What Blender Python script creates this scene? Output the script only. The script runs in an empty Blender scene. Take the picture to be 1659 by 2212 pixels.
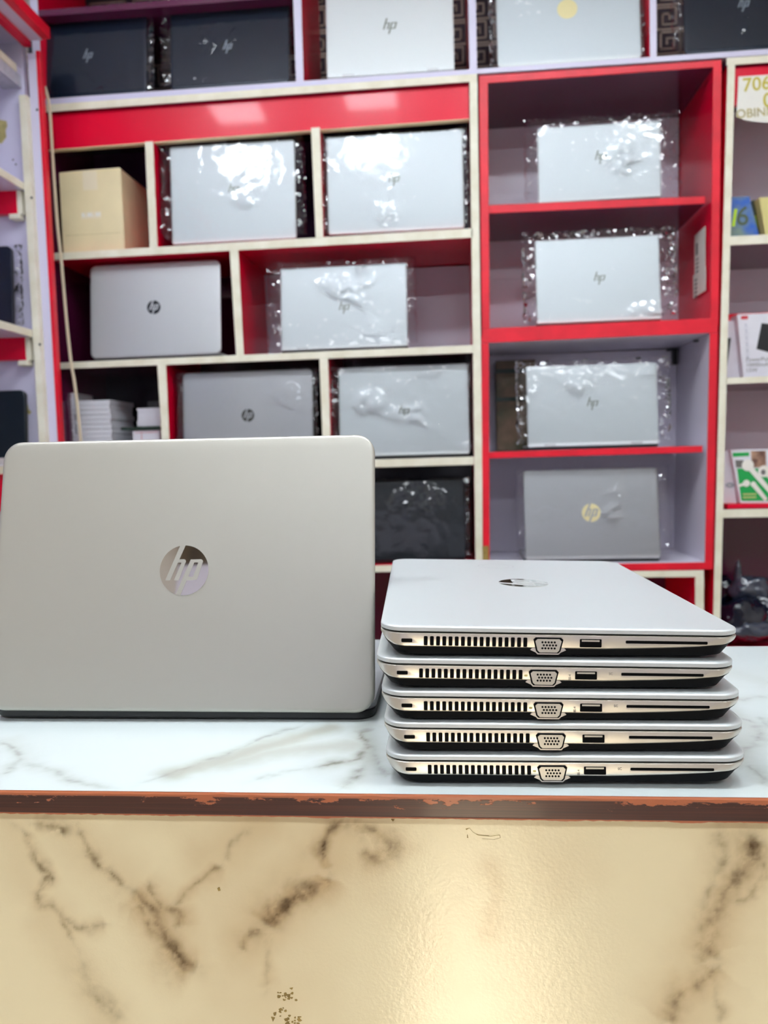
import bpy, bmesh, math, random
import numpy as np
from mathutils import Vector, Matrix, noise
random.seed(7)
S = bpy.context.scene
COL = S.collection
R = math.radians

# ---------------------------------------------------------------- camera
F, PW, PH, CAMZ = 1728.0, 1659.0, 2212.0, 1.222
def cam_axes(yaw, pitch, roll):
    cy, sy, cp, sp = math.cos(yaw), math.sin(yaw), math.cos(pitch), math.sin(pitch)
    f = Vector((sy*cp, cy*cp, -sp)); r = Vector((cy, -sy, 0)); u = r.cross(f)
    cr, sr = math.cos(roll), math.sin(roll)
    return cr*r + sr*u, -sr*r + cr*u, f
CR, CU, CF = cam_axes(R(-5.066), R(4.128), R(-1.574))
cam = bpy.data.cameras.new('camera'); camo = bpy.data.objects.new('camera', cam); COL.objects.link(camo)
camo.matrix_world = Matrix(((CR.x, CU.x, -CF.x, 0), (CR.y, CU.y, -CF.y, 0), (CR.z, CU.z, -CF.z, CAMZ), (0, 0, 0, 1)))
cam.sensor_fit = 'VERTICAL'; cam.sensor_height = 36.0; cam.sensor_width = 27.0
cam.lens = F / PH * 36.0
cam.clip_start = 0.02; cam.clip_end = 60
cam.dof.use_dof = True; cam.dof.focus_distance = 0.58; cam.dof.aperture_fstop = 9.0
S.camera = camo
def at(px, py, Y):
    "measuring aid: the point of the plane y = Y seen at this pixel of the photograph"
    d = CR*((px-PW/2)/F) - CU*((py-PH/2)/F) + CF
    k = Y / d.y
    return Vector((d.x*k, Y, d.z*k + CAMZ))
def at_top(px, py, z):
    d = CR*((px-PW/2)/F) - CU*((py-PH/2)/F) + CF
    k = (z-CAMZ) / d.z
    return Vector((d.x*k, d.y*k, z))

# ---------------------------------------------------------------- world and exposure
S.view_settings.view_transform = 'Standard'; S.view_settings.look = 'None'
S.view_settings.gamma = 1.0; S.view_settings.use_curve_mapping = False
S.view_settings.exposure = 0.14
w = bpy.data.worlds.new('world'); S.world = w; w.use_nodes = True
w.node_tree.nodes['Background'].inputs[0].default_value = (0.80, 0.83, 1.0, 1)
w.node_tree.nodes['Background'].inputs[1].default_value = 0.45

def area(name, loc, target, sx, sy, power, color):
    l = bpy.data.lights.new(name, 'AREA'); l.shape = 'RECTANGLE'; l.size = sx; l.size_y = sy
    l.energy = power; l.color = color
    o = bpy.data.objects.new(name, l); COL.objects.link(o); o.location = loc
    o.rotation_euler = (Vector(target)-Vector(loc)).to_track_quat('-Z', 'Y').to_euler()
    return o
# warm light of the street door behind the photographer
sun = bpy.data.lights.new('sun', 'SUN'); sun.energy = 9.5; sun.angle = R(1.2); sun.color = (1.0, .86, .62)
suno = bpy.data.objects.new('sun', sun); COL.objects.link(suno); suno.location = (.1, -5, 5)
suno.rotation_euler = Vector((0.0, 1.0, -math.tan(R(37)))).to_track_quat('-Z', 'Y').to_euler()

# ---------------------------------------------------------------- materials
def lin(h):
    h = h.lstrip('#'); v = [int(h[i:i+2], 16)/255 for i in (0, 2, 4)]
    return tuple([(c/12.92 if c <= .04045 else ((c+.055)/1.055)**2.4) for c in v] + [1])
def mat(name, col, rough=.5, metal=0., spec=.5, coat=0., bump=0., bscale=200., var=0., vscale=8., col2=None):
    m = bpy.data.materials.new(name); m.use_nodes = True
    nt = m.node_tree; b = nt.nodes['Principled BSDF']
    c = lin(col) if isinstance(col, str) else col
    b.inputs['Base Color'].default_value = c
    b.inputs['Roughness'].default_value = rough; b.inputs['Metallic'].default_value = metal
    b.inputs['Specular IOR Level'].default_value = spec; b.inputs['Coat Weight'].default_value = coat
    b.inputs['Coat Roughness'].default_value = .06
    tc = nt.nodes.new('ShaderNodeTexCoord')
    if var > 0 or col2:
        n = nt.nodes.new('ShaderNodeTexNoise'); n.inputs['Scale'].default_value = vscale; n.inputs['Detail'].default_value = 5
        nt.links.new(tc.outputs['Object'], n.inputs['Vector'])
        mx = nt.nodes.new('ShaderNodeMix'); mx.data_type = 'RGBA'
        mr = nt.nodes.new('ShaderNodeMapRange'); mr.inputs[1].default_value = .35; mr.inputs[2].default_value = .65
        nt.links.new(n.outputs['Fac'], mr.inputs[0]); nt.links.new(mr.outputs[0], mx.inputs[0])
        mx.inputs[6].default_value = c
        mx.inputs[7].default_value = lin(col2) if col2 else tuple([x*(1-var) for x in c[:3]]+[1])
        nt.links.new(mx.outputs[2], b.inputs['Base Color'])
    if bump > 0:
        n2 = nt.nodes.new('ShaderNodeTexNoise'); n2.inputs['Scale'].default_value = bscale; n2.inputs['Detail'].default_value = 3
        nt.links.new(tc.outputs['Object'], n2.inputs['Vector'])
        bp = nt.nodes.new('ShaderNodeBump'); bp.inputs['Strength'].default_value = bump; bp.inputs['Distance'].default_value = .001
        nt.links.new(n2.outputs['Fac'], bp.inputs['Height']); nt.links.new(bp.outputs['Normal'], b.inputs['Normal'])
    return m
def emit(name, col, st):
    m = bpy.data.materials.new(name); m.use_nodes = True; b = m.node_tree.nodes['Principled BSDF']
    b.inputs['Base Color'].default_value = (0, 0, 0, 1); b.inputs['Emission Color'].default_value = lin(col) if isinstance(col, str) else col
    b.inputs['Emission Strength'].default_value = st
    return m
M = {}
M['silver'] = mat('silver_metal_paint', '#cbd0d0', .42, .45, bump=.10, bscale=2600)
M['silver_warm_shaded'] = mat('silver_paint_warm_shaded', '#b3b1a8', .40, .6, bump=.10, bscale=2600)  # warm grey copy of the stack's silver, photographer's shadow put into the colour
M['silver_side'] = mat('silver_side', '#d2cdc4', .30, .85, bump=.05, bscale=2600)
M['silver_grey'] = mat('grey_silver', '#bdc0c2', .4, .45, bump=.1, bscale=2600)
M['silver_pale'] = mat('pale_silver', '#e0e7e8', .42, .10, bump=.05, bscale=2600)
M['black_plastic'] = mat('black_plastic', '#101214', .45, bump=.1, bscale=1500)
M['soot'] = mat('port_black', '#040506', .5, spec=.08)
M['underside'] = mat('underside_black', '#07080a', .6, spec=.12)
M['navy_lid'] = mat('dark_navy_lid', '#061b30', .32, .1)
M['black_lid'] = mat('black_lid', '#0c1a22', .35, .2)
M['chrome'] = mat('mirror_chrome', '#e8e6df', .03, 1.0)
M['dark_chrome'] = mat('dark_chrome', '#3a4042', .18, .9)
M['bronze_logo'] = mat('bronze_logo', '#7d8379', .3, .6)
M['grey_logo'] = mat('grey_logo', '#a3b0bb', .3, .3)
M['gold_logo'] = mat('pale_gold_mirror', '#fff4c0', .35, .6)
M['port_metal'] = mat('port_metal', '#cfcabd', .3, .7)
M['screen'] = mat('screen_glass', '#06070a', .08, coat=.5)
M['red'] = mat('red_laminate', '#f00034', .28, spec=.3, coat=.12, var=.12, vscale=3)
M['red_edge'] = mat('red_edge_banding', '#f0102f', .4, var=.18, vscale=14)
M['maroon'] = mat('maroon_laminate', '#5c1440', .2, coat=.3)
M['cream'] = mat('worn_cream_edge', '#f3efdc', .45, var=.10, vscale=20, col2='#e6e0c8')
M['lavender'] = mat('white_laminate', '#dbd7ee', .35, var=.05, vscale=3)
M['white_in'] = mat('white_interior_laminate', '#e9e4f2', .30, var=.05, vscale=3)
M['aubergine'] = mat('aubergine_back', '#43264c', .2, coat=.3)
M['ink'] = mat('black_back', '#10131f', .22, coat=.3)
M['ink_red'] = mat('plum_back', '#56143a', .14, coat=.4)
M['key_dark'] = mat('wallpaper_dark', '#3a2c38', .6)
M['key_light'] = mat('wallpaper_cream', '#b9a99a', .5)
M['wall'] = mat('painted_wall', '#cfc6bb', .7, var=.06, vscale=2)
M['brown_wall'] = mat('brown_panelling', '#6e5c48', .5, col2='#3c3128', vscale=5)
M['floor'] = mat('floor_tile', '#c9bfae', .25, var=.15, vscale=3)
M['ceil'] = mat('ceiling_white', '#e6e6e6', .8)
M['carton'] = mat('kraft_carton', '#efe0b4', .7, var=.08, vscale=12)
M['tape'] = mat('carton_label', '#eee2c4', .5)
M['cord'] = mat('cream_cord', '#dccdb0', .5)
M['paper'] = mat('white_card', '#e6e6ee', .5, var=.05, vscale=30)
M['paper_edge'] = mat('grey_white_card', '#c3c4d2', .5, var=.15, vscale=60)
M['sign'] = mat('sign_paper', '#f1efe6', .6, var=.03, vscale=30)
M['ochre_ink'] = mat('ochre_ink', '#c9ba3a', .5)
M['grey_ink'] = mat('grey_ink', '#75726f', .5)
M['black_ink'] = mat('black_ink', '#1b1d21', .4)
M['red_ink'] = mat('red_ink', '#cf3a44', .4)
M['blue_box'] = mat('blue_print', '#2f66c8', .35, col2='#8fa46b', vscale=14)
M['green_glow'] = mat('lime_print', '#c6ee2e', .35)
M['yellow_box'] = mat('yellow_print', '#ddd28a', .4)
M['olive_box'] = mat('olive_print', '#4f6048', .4)
M['green'] = mat('green_print', '#18a852', .35)
M['photo'] = mat('photo_print', '#c7a084', .4, col2='#6b4b42', vscale=45)
M['brown_box'] = mat('brown_box', '#7a5f49', .5, col2='#4d4a33', vscale=18)
M['green_dark'] = mat('dark_green_tape', '#23382c', .4)
M['heap'] = mat('navy_wrapped_plastic', '#0b1426', .15, coat=.6, bump=.6, bscale=60)
M['heap_clear'] = mat('grey_wrapped_plastic', '#39404f', .10, coat=.9, bump=1.0, bscale=60)
M['gold_flake'] = mat('bare_glue', '#a98c4a', .5, var=.4, vscale=200)
M['cloth'] = mat('white_cloth', '#e3dfe0', .8, bump=.5, bscale=60)
M['stain'] = mat('glue_stain', '#c6b87a', .6, var=.3, vscale=60)

def plastic():
    m = bpy.data.materials.new('clear_crinkled_film'); m.use_nodes = True; nt = m.node_tree
    for n in list(nt.nodes): nt.nodes.remove(n)
    out = nt.nodes.new('ShaderNodeOutputMaterial'); mx = nt.nodes.new('ShaderNodeMixShader')
    tr = nt.nodes.new('ShaderNodeBsdfTransparent'); tr.inputs[0].default_value = (.97, .97, .985, 1)
    gl = nt.nodes.new('ShaderNodeBsdfGlossy'); gl.inputs['Roughness'].default_value = .07
    fr = nt.nodes.new('ShaderNodeFresnel'); fr.inputs['IOR'].default_value = 1.5
    ma = nt.nodes.new('ShaderNodeMath'); ma.operation = 'MULTIPLY'; ma.inputs[1].default_value = 1.25; ma.use_clamp = True
    tc = nt.nodes.new('ShaderNodeTexCoord'); no = nt.nodes.new('ShaderNodeTexNoise')
    no.inputs['Scale'].default_value = 34; no.inputs['Detail'].default_value = 2; no.inputs['Distortion'].default_value = 1.6
    bp = nt.nodes.new('ShaderNodeBump'); bp.inputs['Strength'].default_value = 1.0; bp.inputs['Distance'].default_value = .010
    L = nt.links.new
    L(tc.outputs['Object'], no.inputs['Vector']); L(no.outputs['Fac'], bp.inputs['Height'])
    
    L(fr.outputs[0], ma.inputs[0]); L(ma.outputs[0], mx.inputs[0]); L(tr.outputs[0], mx.inputs[1]); L(gl.outputs[0], mx.inputs[2])
    L(mx.outputs[0], out.inputs[0])
    return m
M['film'] = plastic()

def marble(name, base, vein, vein2, rough, coat, bump, bsc):
    m = mat(name, base, rough, coat=coat); nt = m.node_tree; b = nt.nodes['Principled BSDF']; L = nt.links.new
    tc = nt.nodes.new('ShaderNodeTexCoord')
    a = nt.nodes.new('ShaderNodeAttribute'); a.attribute_name = 'vein'
    a2 = nt.nodes.new('ShaderNodeAttribute'); a2.attribute_name = 'haze'
    n = nt.nodes.new('ShaderNodeTexNoise'); n.inputs['Scale'].default_value = 70; n.inputs['Detail'].default_value = 6
    L(tc.outputs['Object'], n.inputs['Vector'])
    mr = nt.nodes.new('ShaderNodeMapRange'); mr.inputs[1].default_value = .3; mr.inputs[2].default_value = .7; mr.inputs[3].default_value = .55; mr.inputs[4].default_value = 1.1
    L(n.outputs['Fac'], mr.inputs[0])
    mu = nt.nodes.new('ShaderNodeMath'); mu.operation = 'MULTIPLY'; mu.use_clamp = True
    L(a.outputs['Fac'], mu.inputs[0]); L(mr.outputs[0], mu.inputs[1])
    m1 = nt.nodes.new('ShaderNodeMix'); m1.data_type = 'RGBA'; m1.inputs[6].default_value = lin(base); m1.inputs[7].default_value = lin(vein2)
    L(a2.outputs['Fac'], m1.inputs[0])
    m2 = nt.nodes.new('ShaderNodeMix'); m2.data_type = 'RGBA'; m2.inputs[7].default_value = lin(vein)
    L(m1.outputs[2], m2.inputs[6]); L(mu.outputs[0], m2.inputs[0]); L(m2.outputs[2], b.inputs['Base Color'])
    if bump:
        n2 = nt.nodes.new('ShaderNodeTexNoise'); n2.inputs['Scale'].default_value = bsc; n2.inputs['Detail'].default_value = 2
        bp = nt.nodes.new('ShaderNodeBump'); bp.inputs['Strength'].default_value = bump; bp.inputs['Distance'].default_value = .001
        L(tc.outputs['Object'], n2.inputs['Vector']); L(n2.outputs['Fac'], bp.inputs['Height']); L(bp.outputs['Normal'], b.inputs['Normal'])
        L(bp.outputs['Normal'], b.inputs['Coat Normal'])
    return m
M['marble_top'] = marble('white_marble_laminate', '#c6cecd', '#5f5c50', '#a19f90', .16, .2, 0, 0)
M['marble_front'] = marble('cream_marble_laminate', '#f3e4ba', '#58401a', '#c9a97a', .22, .32, .10, 420)

def edge_mat():
    m = mat('worn_brown_edge_banding', '#5c2a1c', .28, coat=.35); nt = m.node_tree; b = nt.nodes['Principled BSDF']; L = nt.links.new
    tc = nt.nodes.new('ShaderNodeTexCoord'); sx = nt.nodes.new('ShaderNodeSeparateXYZ'); L(tc.outputs['Object'], sx.inputs[0])
    n = nt.nodes.new('ShaderNodeTexNoise'); n.inputs['Scale'].default_value = 1; n.inputs['Detail'].default_value = 8; n.inputs['Roughness'].default_value = .72
    mq = nt.nodes.new('ShaderNodeMapping'); mq.inputs['Scale'].default_value = (45, 45, 150); L(tc.outputs['Object'], mq.inputs[0]); L(mq.outputs[0], n.inputs['Vector'])
    lo = nt.nodes.new('ShaderNodeTexNoise'); lo.inputs['Scale'].default_value = 7; lo.inputs['Detail'].default_value = 2
    L(tc.outputs['Object'], lo.inputs['Vector'])
    # paint survives near the top and in a thin line at the foot
    h = nt.nodes.new('ShaderNodeMapRange'); h.inputs[1].default_value = -.0165; h.inputs[2].default_value = 0; h.inputs[3].default_value = -.17; h.inputs[4].default_value = .20
    L(sx.outputs['Z'], h.inputs[0])
    ad = nt.nodes.new('ShaderNodeMath'); ad.operation = 'ADD'; L(n.outputs['Fac'], ad.inputs[0]); L(h.outputs[0], ad.inputs[1])
    ad2 = nt.nodes.new('ShaderNodeMath'); ad2.operation = 'ADD'; L(ad.outputs[0], ad2.inputs[0])
    lm = nt.nodes.new('ShaderNodeMapRange'); lm.inputs[1].default_value = .3; lm.inputs[2].default_value = .7; lm.inputs[3].default_value = -.12; lm.inputs[4].default_value = .12
    L(lo.outputs['Fac'], lm.inputs[0]); L(lm.outputs[0], ad2.inputs[1])
    st = nt.nodes.new('ShaderNodeMapRange'); st.inputs[1].default_value = .645; st.inputs[2].default_value = .655; L(ad2.outputs[0], st.inputs[0])
    ft = nt.nodes.new('ShaderNodeMapRange'); ft.inputs[1].default_value = -.0148; ft.inputs[2].default_value = -.0152; L(sx.outputs['Z'], ft.inputs[0])
    mxx = nt.nodes.new('ShaderNodeMath'); mxx.operation = 'MAXIMUM'; L(st.outputs[0], mxx.inputs[0]); L(ft.outputs[0], mxx.inputs[1])
    tp = nt.nodes.new('ShaderNodeMapRange'); tp.inputs[1].default_value = -.0030; tp.inputs[2].default_value = -.0022; L(sx.outputs['Z'], tp.inputs[0])
    mx3 = nt.nodes.new('ShaderNodeMath'); mx3.operation = 'MAXIMUM'; L(mxx.outputs[0], mx3.inputs[0]); L(tp.outputs[0], mx3.inputs[1]); mxx = mx3
    # wood below: long streaks
    mp = nt.nodes.new('ShaderNodeMapping'); mp.inputs['Scale'].default_value = (4, 60, 500); L(tc.outputs['Object'], mp.inputs[0])
    wn = nt.nodes.new('ShaderNodeTexNoise'); wn.inputs['Scale'].default_value = 2; wn.inputs['Detail'].default_value = 4; L(mp.outputs[0], wn.inputs['Vector'])
    wr = nt.nodes.new('ShaderNodeMix'); wr.data_type = 'RGBA'; wr.inputs[6].default_value = lin('#230f0b'); wr.inputs[7].default_value = lin('#5e3021'); L(wn.outputs['Fac'], wr.inputs[0])
    mx = nt.nodes.new('ShaderNodeMix'); mx.data_type = 'RGBA'; L(mxx.outputs[0], mx.inputs[0]); L(wr.outputs[2], mx.inputs[6]); mx.inputs[7].default_value = lin('#b4653f')
    L(mx.outputs[2], b.inputs['Base Color'])
    bp = nt.nodes.new('ShaderNodeBump'); bp.inputs['Strength'].default_value = .5; bp.inputs['Distance'].default_value = .0006
    L(mxx.outputs[0], bp.inputs['Height']); L(bp.outputs['Normal'], b.inputs['Normal']); L(bp.outputs['Normal'], b.inputs['Coat Normal'])
    return m
M['edge'] = edge_mat()

# ---------------------------------------------------------------- helpers
def obj(name, bm, m, parent=None, smooth=False, bevel=0.):
    me = bpy.data.meshes.new(name)
    bmesh.ops.recalc_face_normals(bm, faces=bm.faces)
    bm.to_mesh(me); bm.free()
    for x in (m if isinstance(m, (list, tuple)) else [m]): me.materials.append(M[x] if isinstance(x, str) else x)
    o = bpy.data.objects.new(name, me); COL.objects.link(o)
    if parent: o.parent = parent
    if smooth:
        for p in me.polygons: p.use_smooth = True
        if smooth == 'auto':
            me.set_sharp_from_angle(angle=R(32))
    if bevel:
        b = o.modifiers.new('bevel', 'BEVEL'); b.width = bevel; b.segments = 2; b.limit_method = 'ANGLE'
    return o
def thing(name, label, cat, loc=(0, 0, 0), rotz=0, group=None):
    o = bpy.data.objects.new(name, None); COL.objects.link(o); o.location = loc; o.rotation_euler = (0, 0, rotz)
    o.empty_display_size = .05
    o['label'] = label; o['category'] = cat
    if group: o['group'] = group
    return o
def tag(o, label, cat, group=None):
    o['label'] = label; o['category'] = cat
    if group: o['group'] = group
    return o
def struct(name, bm, m):
    o = obj(name, bm, m); o['kind'] = 'structure'; return o
def bx(bm, x0, x1, y0, y1, z0, z1):
    v = [bm.verts.new(p) for p in ((x0,y0,z0),(x1,y0,z0),(x1,y1,z0),(x0,y1,z0),(x0,y0,z1),(x1,y0,z1),(x1,y1,z1),(x0,y1,z1))]
    for f in ((0,1,2,3),(4,5,6,7),(0,1,5,4),(1,2,6,5),(2,3,7,6),(3,0,4,7)): bm.faces.new([v[i] for i in f])
    return v
def box(*a):
    bm = bmesh.new(); bx(bm, *a); return bm
def hexa(q, y0, y1):
    "prism between planes y0 and y1 whose front is the quad of (x, z) points"
    bm = bmesh.new(); n = len(q)
    a = [bm.verts.new((x, y0, z)) for x, z in q]; b = [bm.verts.new((x, y1, z)) for x, z in q]
    bm.faces.new(a); bm.faces.new(b)
    for i in range(n): bm.faces.new((a[i], a[(i+1) % n], b[(i+1) % n], b[i]))
    return bm
def poly_prism(bm, pts, t, Mx=None, z0=0.):
    n = len(pts)
    a = [bm.verts.new((x, y, z0)) for x, y in pts]; b = [bm.verts.new((x, y, z0+t)) for x, y in pts]
    bm.faces.new(a[::-1]); bm.faces.new(b)
    for i in range(n): bm.faces.new((a[i], a[(i+1) % n], b[(i+1) % n], b[i]))
    if Mx is not None:
        for v in a+b: v.co = Mx @ v.co
def rrect(w, d, r, n=7):
    r = max(r, 1e-4); out = []
    for cx, cy, a0 in ((w/2-r, d/2-r, 0), (-w/2+r, d/2-r, 90), (-w/2+r, -d/2+r, 180), (w/2-r, -d/2+r, 270)):
        for k in range(n+1):
            a = R(a0 + 90*k/n); out.append((cx+r*math.cos(a), cy+r*math.sin(a)))
    return out
def slab(bm, w, d, r, levels, Mx=None, zf=None, n=7):
    "stack of inset rounded rectangles, capped at both ends"
    rings = []
    for L in levels:
        ins, z = L[0], L[1]
        ring = []
        ix = L[3] if len(L) > 3 else ins
        for x, y in rrect(w-2*ix, d-2*ins, r-ins*.8, n):
            zz = z if zf is None or len(L) < 3 or not L[2] else zf(x, y, z)
            ring.append(bm.verts.new((x, y, zz)))
        rings.append(ring)
    k = len(rings[0])
    for a, b in zip(rings, rings[1:]):
        for i in range(k): bm.faces.new((a[i], a[(i+1) % k], b[(i+1) % k], b[i]))
    bm.faces.new(rings[0][::-1]); bm.faces.new(rings[-1])
    if Mx is not None:
        for rg in rings:
            for v in rg: v.co = Mx @ v.co
def tube(bm, pts, r, seg=8):
    pts = [Vector(p) for p in pts]; rings = []
    for i, p in enumerate(pts):
        t = (pts[min(i+1, len(pts)-1)] - pts[max(i-1, 0)]).normalized()
        a = t.orthogonal().normalized() if abs(t.z) > .99 else t.cross(Vector((0, 0, 1))).normalized()
        b = t.cross(a)
        rr = r[i] if isinstance(r, (list, tuple)) else r
        rings.append([bm.verts.new(p + rr*(math.cos(2*math.pi*k/seg)*a + math.sin(2*math.pi*k/seg)*b)) for k in range(seg)])
    for a, b in zip(rings, rings[1:]):
        for k in range(seg): bm.faces.new((a[k], a[(k+1) % seg], b[(k+1) % seg], b[k]))
    bm.faces.new(rings[0][::-1]); bm.faces.new(rings[-1])
def text_mesh(s, size, thick=.0002, bold=0.):
    cu = bpy.data.curves.new('t', 'FONT'); cu.body = s; cu.size = size; cu.extrude = thick; cu.resolution_u = 3; cu.offset = bold
    o = bpy.data.objects.new('t', cu); COL.objects.link(o)
    dg = bpy.context.evaluated_depsgraph_get(); me = bpy.data.meshes.new_from_object(o.evaluated_get(dg))
    bpy.data.objects.remove(o); bm = bmesh.new(); bm.from_mesh(me); bpy.data.meshes.remove(me)
    return bm
def text(name, s, size, m, parent, Mx, bold=0.):
    bm = text_mesh(s, size, bold=bold); bm.transform(Mx); o = obj(name, bm, m, parent); return o
def copy_tree(o, parent=None):
    c = o.copy(); COL.objects.link(c)
    if parent: c.parent = parent
    for ch in o.children: copy_tree(ch, c)
    return c

# ================================================================ THE ROOM
struct('floor', box(-1.62, 1.9, -3.0, 2.5, -.05, 0), 'floor')
struct('ceiling', box(-1.62, 1.9, -3.0, 2.5, 2.92, 2.97), 'ceil')
struct('wall_back', box(-1.62, 1.9, 2.44, 2.5, 0, 2.92), 'wall')
struct('wall_left', box(-1.62, -1.56, -3.0, 2.44, 0, 2.92), 'wall')
struct('wall_right', box(1.84, 1.9, -3.0, 2.44, 0, 2.92), 'wall')
def ceiling_light(x, y, sx, sy, st, label):
    t = thing('ceiling_light', label, 'light', (x, y, 2.92))
    bm = bmesh.new()
    for a in ((-sx/2-.015, sx/2+.015, -sy/2-.015, -sy/2), (-sx/2-.015, sx/2+.015, sy/2, sy/2+.015), (-sx/2-.015, -sx/2, -sy/2, sy/2), (sx/2, sx/2+.015, -sy/2, sy/2)):
        bx(bm, *a, -.045, 0)
    obj('frame', bm, 'ceil', t)
    obj('diffuser', box(-sx/2, sx/2, -sy/2, sy/2, -.035, -.02), emit('cool_diffuser', (0.87, 0.94, 1.0, 1), st), t)
ceiling_light(-.50, -1.7, 1.1, .26, 26, 'added flat cool fill panel over the left of the shop front')  # unseen pair of panels added to fill the shelf bays with low light
ceiling_light(.85, -1.6, 1.1, .26, 26, 'added flat cool fill panel over the right of the shop front')
ceiling_light(-.15, .95, 1.7, .08, 30, 'long slim ceiling tube over the aisle behind the counter')
for x_, w_ in ((-1.0, 'leftmost'), (-.35, 'second from the left'), (.30, 'second from the right'), (.95, 'rightmost')):  # unseen lamps added and sized so the film facets catch glints
    ceiling_light(x_, .42+.10*x_, .24, .24, 58, 'small square panel added for film glints, %s of four over the counter' % w_)
# shop front behind the photographer, with the open street door the sun comes through
FD0, FD1, FDH = -.15, .30, 2.25
bm = bmesh.new(); bx(bm, -1.62, FD0, -3.06, -3.0, 0, 2.27); bx(bm, FD1, 1.9, -3.06, -3.0, 0, 2.27)
struct('wall_front', bm, 'lavender')
bm = bmesh.new(); bx(bm, -1.62, FD0, -3.06, -3.0, 2.27, 2.92); bx(bm, FD1, 1.9, -3.06, -3.0, 2.27, 2.92); bx(bm, FD0, FD1, -3.06, -3.0, FDH, 2.92)
struct('trim_1', bm, 'brown_wall')
bm = bmesh.new(); bx(bm, FD0, FD0+.03, -3.08, -2.98, 0, FDH); bx(bm, FD1-.03, FD1, -3.08, -2.98, 0, FDH); bx(bm, FD0, FD1, -3.08, -2.98, FDH-.03, FDH)
struct('door_1', bm, 'black_plastic')

# ================================================================ SHELVING
YF, YB = 2.10, 2.40
def board(parent, name, x0, zb0, zt0, x1, zb1, zt1, m, y0=YF, y1=YB, edge=None):
    if edge:
        obj(name, hexa([(x0, zb0), (x1, zb1), (x1, zt1), (x0, zt0)], y0+.003, y1), m, parent)
        obj('edge_strip', hexa([(x0, zb0-.0005), (x1, zb1-.0005), (x1, zt1+.0005), (x0, zt0+.0005)], y0, y0+.0028), edge, parent, bevel=.0006)
    else:
        obj(name, hexa([(x0, zb0), (x1, zb1), (x1, zt1), (x0, zt0)], y0, y1), m, parent, bevel=.001)
def post(parent, name, xb0, xb1, zb, xt0, xt1, zt, m, y0=YF, y1=YB, edge=None):
    if edge:
        obj(name, hexa([(xb0, zb), (xb1, zb), (xt1, zt), (xt0, zt)], y0+.003, y1), m, parent)
        obj('edge_strip', hexa([(xb0-.0005, zb), (xb1+.0005, zb), (xt1+.0005, zt), (xt0-.0005, zt)], y0, y0+.0028), edge, parent, bevel=.0006)
    else:
        obj(name, hexa([(xb0, zb), (xb1, zb), (xt1, zt), (xt0, zt)], y0, y1), m, parent, bevel=.001)

# --- main unit, lower left
u = thing('shelf_unit', 'wide red shelf unit with cream front edges filling the left of the back wall', 'shelf', (0, 0, 0))
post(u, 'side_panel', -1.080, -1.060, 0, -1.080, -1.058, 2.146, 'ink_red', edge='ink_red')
post(u, 'side_panel', .046, .068, 0, .060, .079, 2.151, 'red', edge='cream')
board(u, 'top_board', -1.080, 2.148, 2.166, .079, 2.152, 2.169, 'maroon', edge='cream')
board(u, 'fascia_board', -1.058, 2.056, 2.148, .058, 2.067, 2.152, 'red', YF+.014, YF+.030)
o = bpy.data.objects['fascia_board']
obj('edge_strip', hexa([(-1.058, 2.0535), (.058, 2.0645), (.058, 2.0668), (-1.058, 2.0558)], YF+.013, YF+.030), 'carton', u)
board(u, 'shelf_board', -1.058, 1.764, 1.782, .061, 1.768, 1.790, 'red', edge='cream')
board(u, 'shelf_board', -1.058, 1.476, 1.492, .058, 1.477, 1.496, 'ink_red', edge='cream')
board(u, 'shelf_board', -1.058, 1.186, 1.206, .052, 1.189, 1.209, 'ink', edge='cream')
board(u, 'shelf_board', -1.058, .908, .925, .047, .911, .928, 'red', edge='cream')
board(u, 'shelf_board', -1.058, .55, .57, .046, .55, .57, 'red', edge='cream')
post(u, 'divider', -.788, -.768, 1.782, -.788, -.767, 2.056, 'red', edge='cream')
post(u, 'divider', -.344, -.325, 1.785, -.347, -.325, 2.064, 'red', edge='cream')
post(u, 'divider', -.567, -.547, 1.493, -.573, -.551, 1.767, 'red', edge='cream')
post(u, 'divider', -.779, -.761, 1.206, -.783, -.760, 1.476, 'red', edge='cream')
post(u, 'divider', -.343, -.323, 1.207, -.345, -.323, 1.476, 'red', edge='cream')
# undersides and backs of the darker bays
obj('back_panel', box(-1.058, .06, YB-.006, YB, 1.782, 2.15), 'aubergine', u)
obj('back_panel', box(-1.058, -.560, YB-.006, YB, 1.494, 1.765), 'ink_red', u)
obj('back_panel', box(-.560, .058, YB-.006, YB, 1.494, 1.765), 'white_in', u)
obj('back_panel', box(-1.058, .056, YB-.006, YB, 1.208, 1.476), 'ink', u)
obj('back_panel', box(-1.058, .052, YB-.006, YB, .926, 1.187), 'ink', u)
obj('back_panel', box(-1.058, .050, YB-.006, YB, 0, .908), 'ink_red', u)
o = obj('bay_ceiling', box(-1.058, .058, YF+.031, YB-.007, 2.142, 2.1475), 'ink', u)

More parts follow.
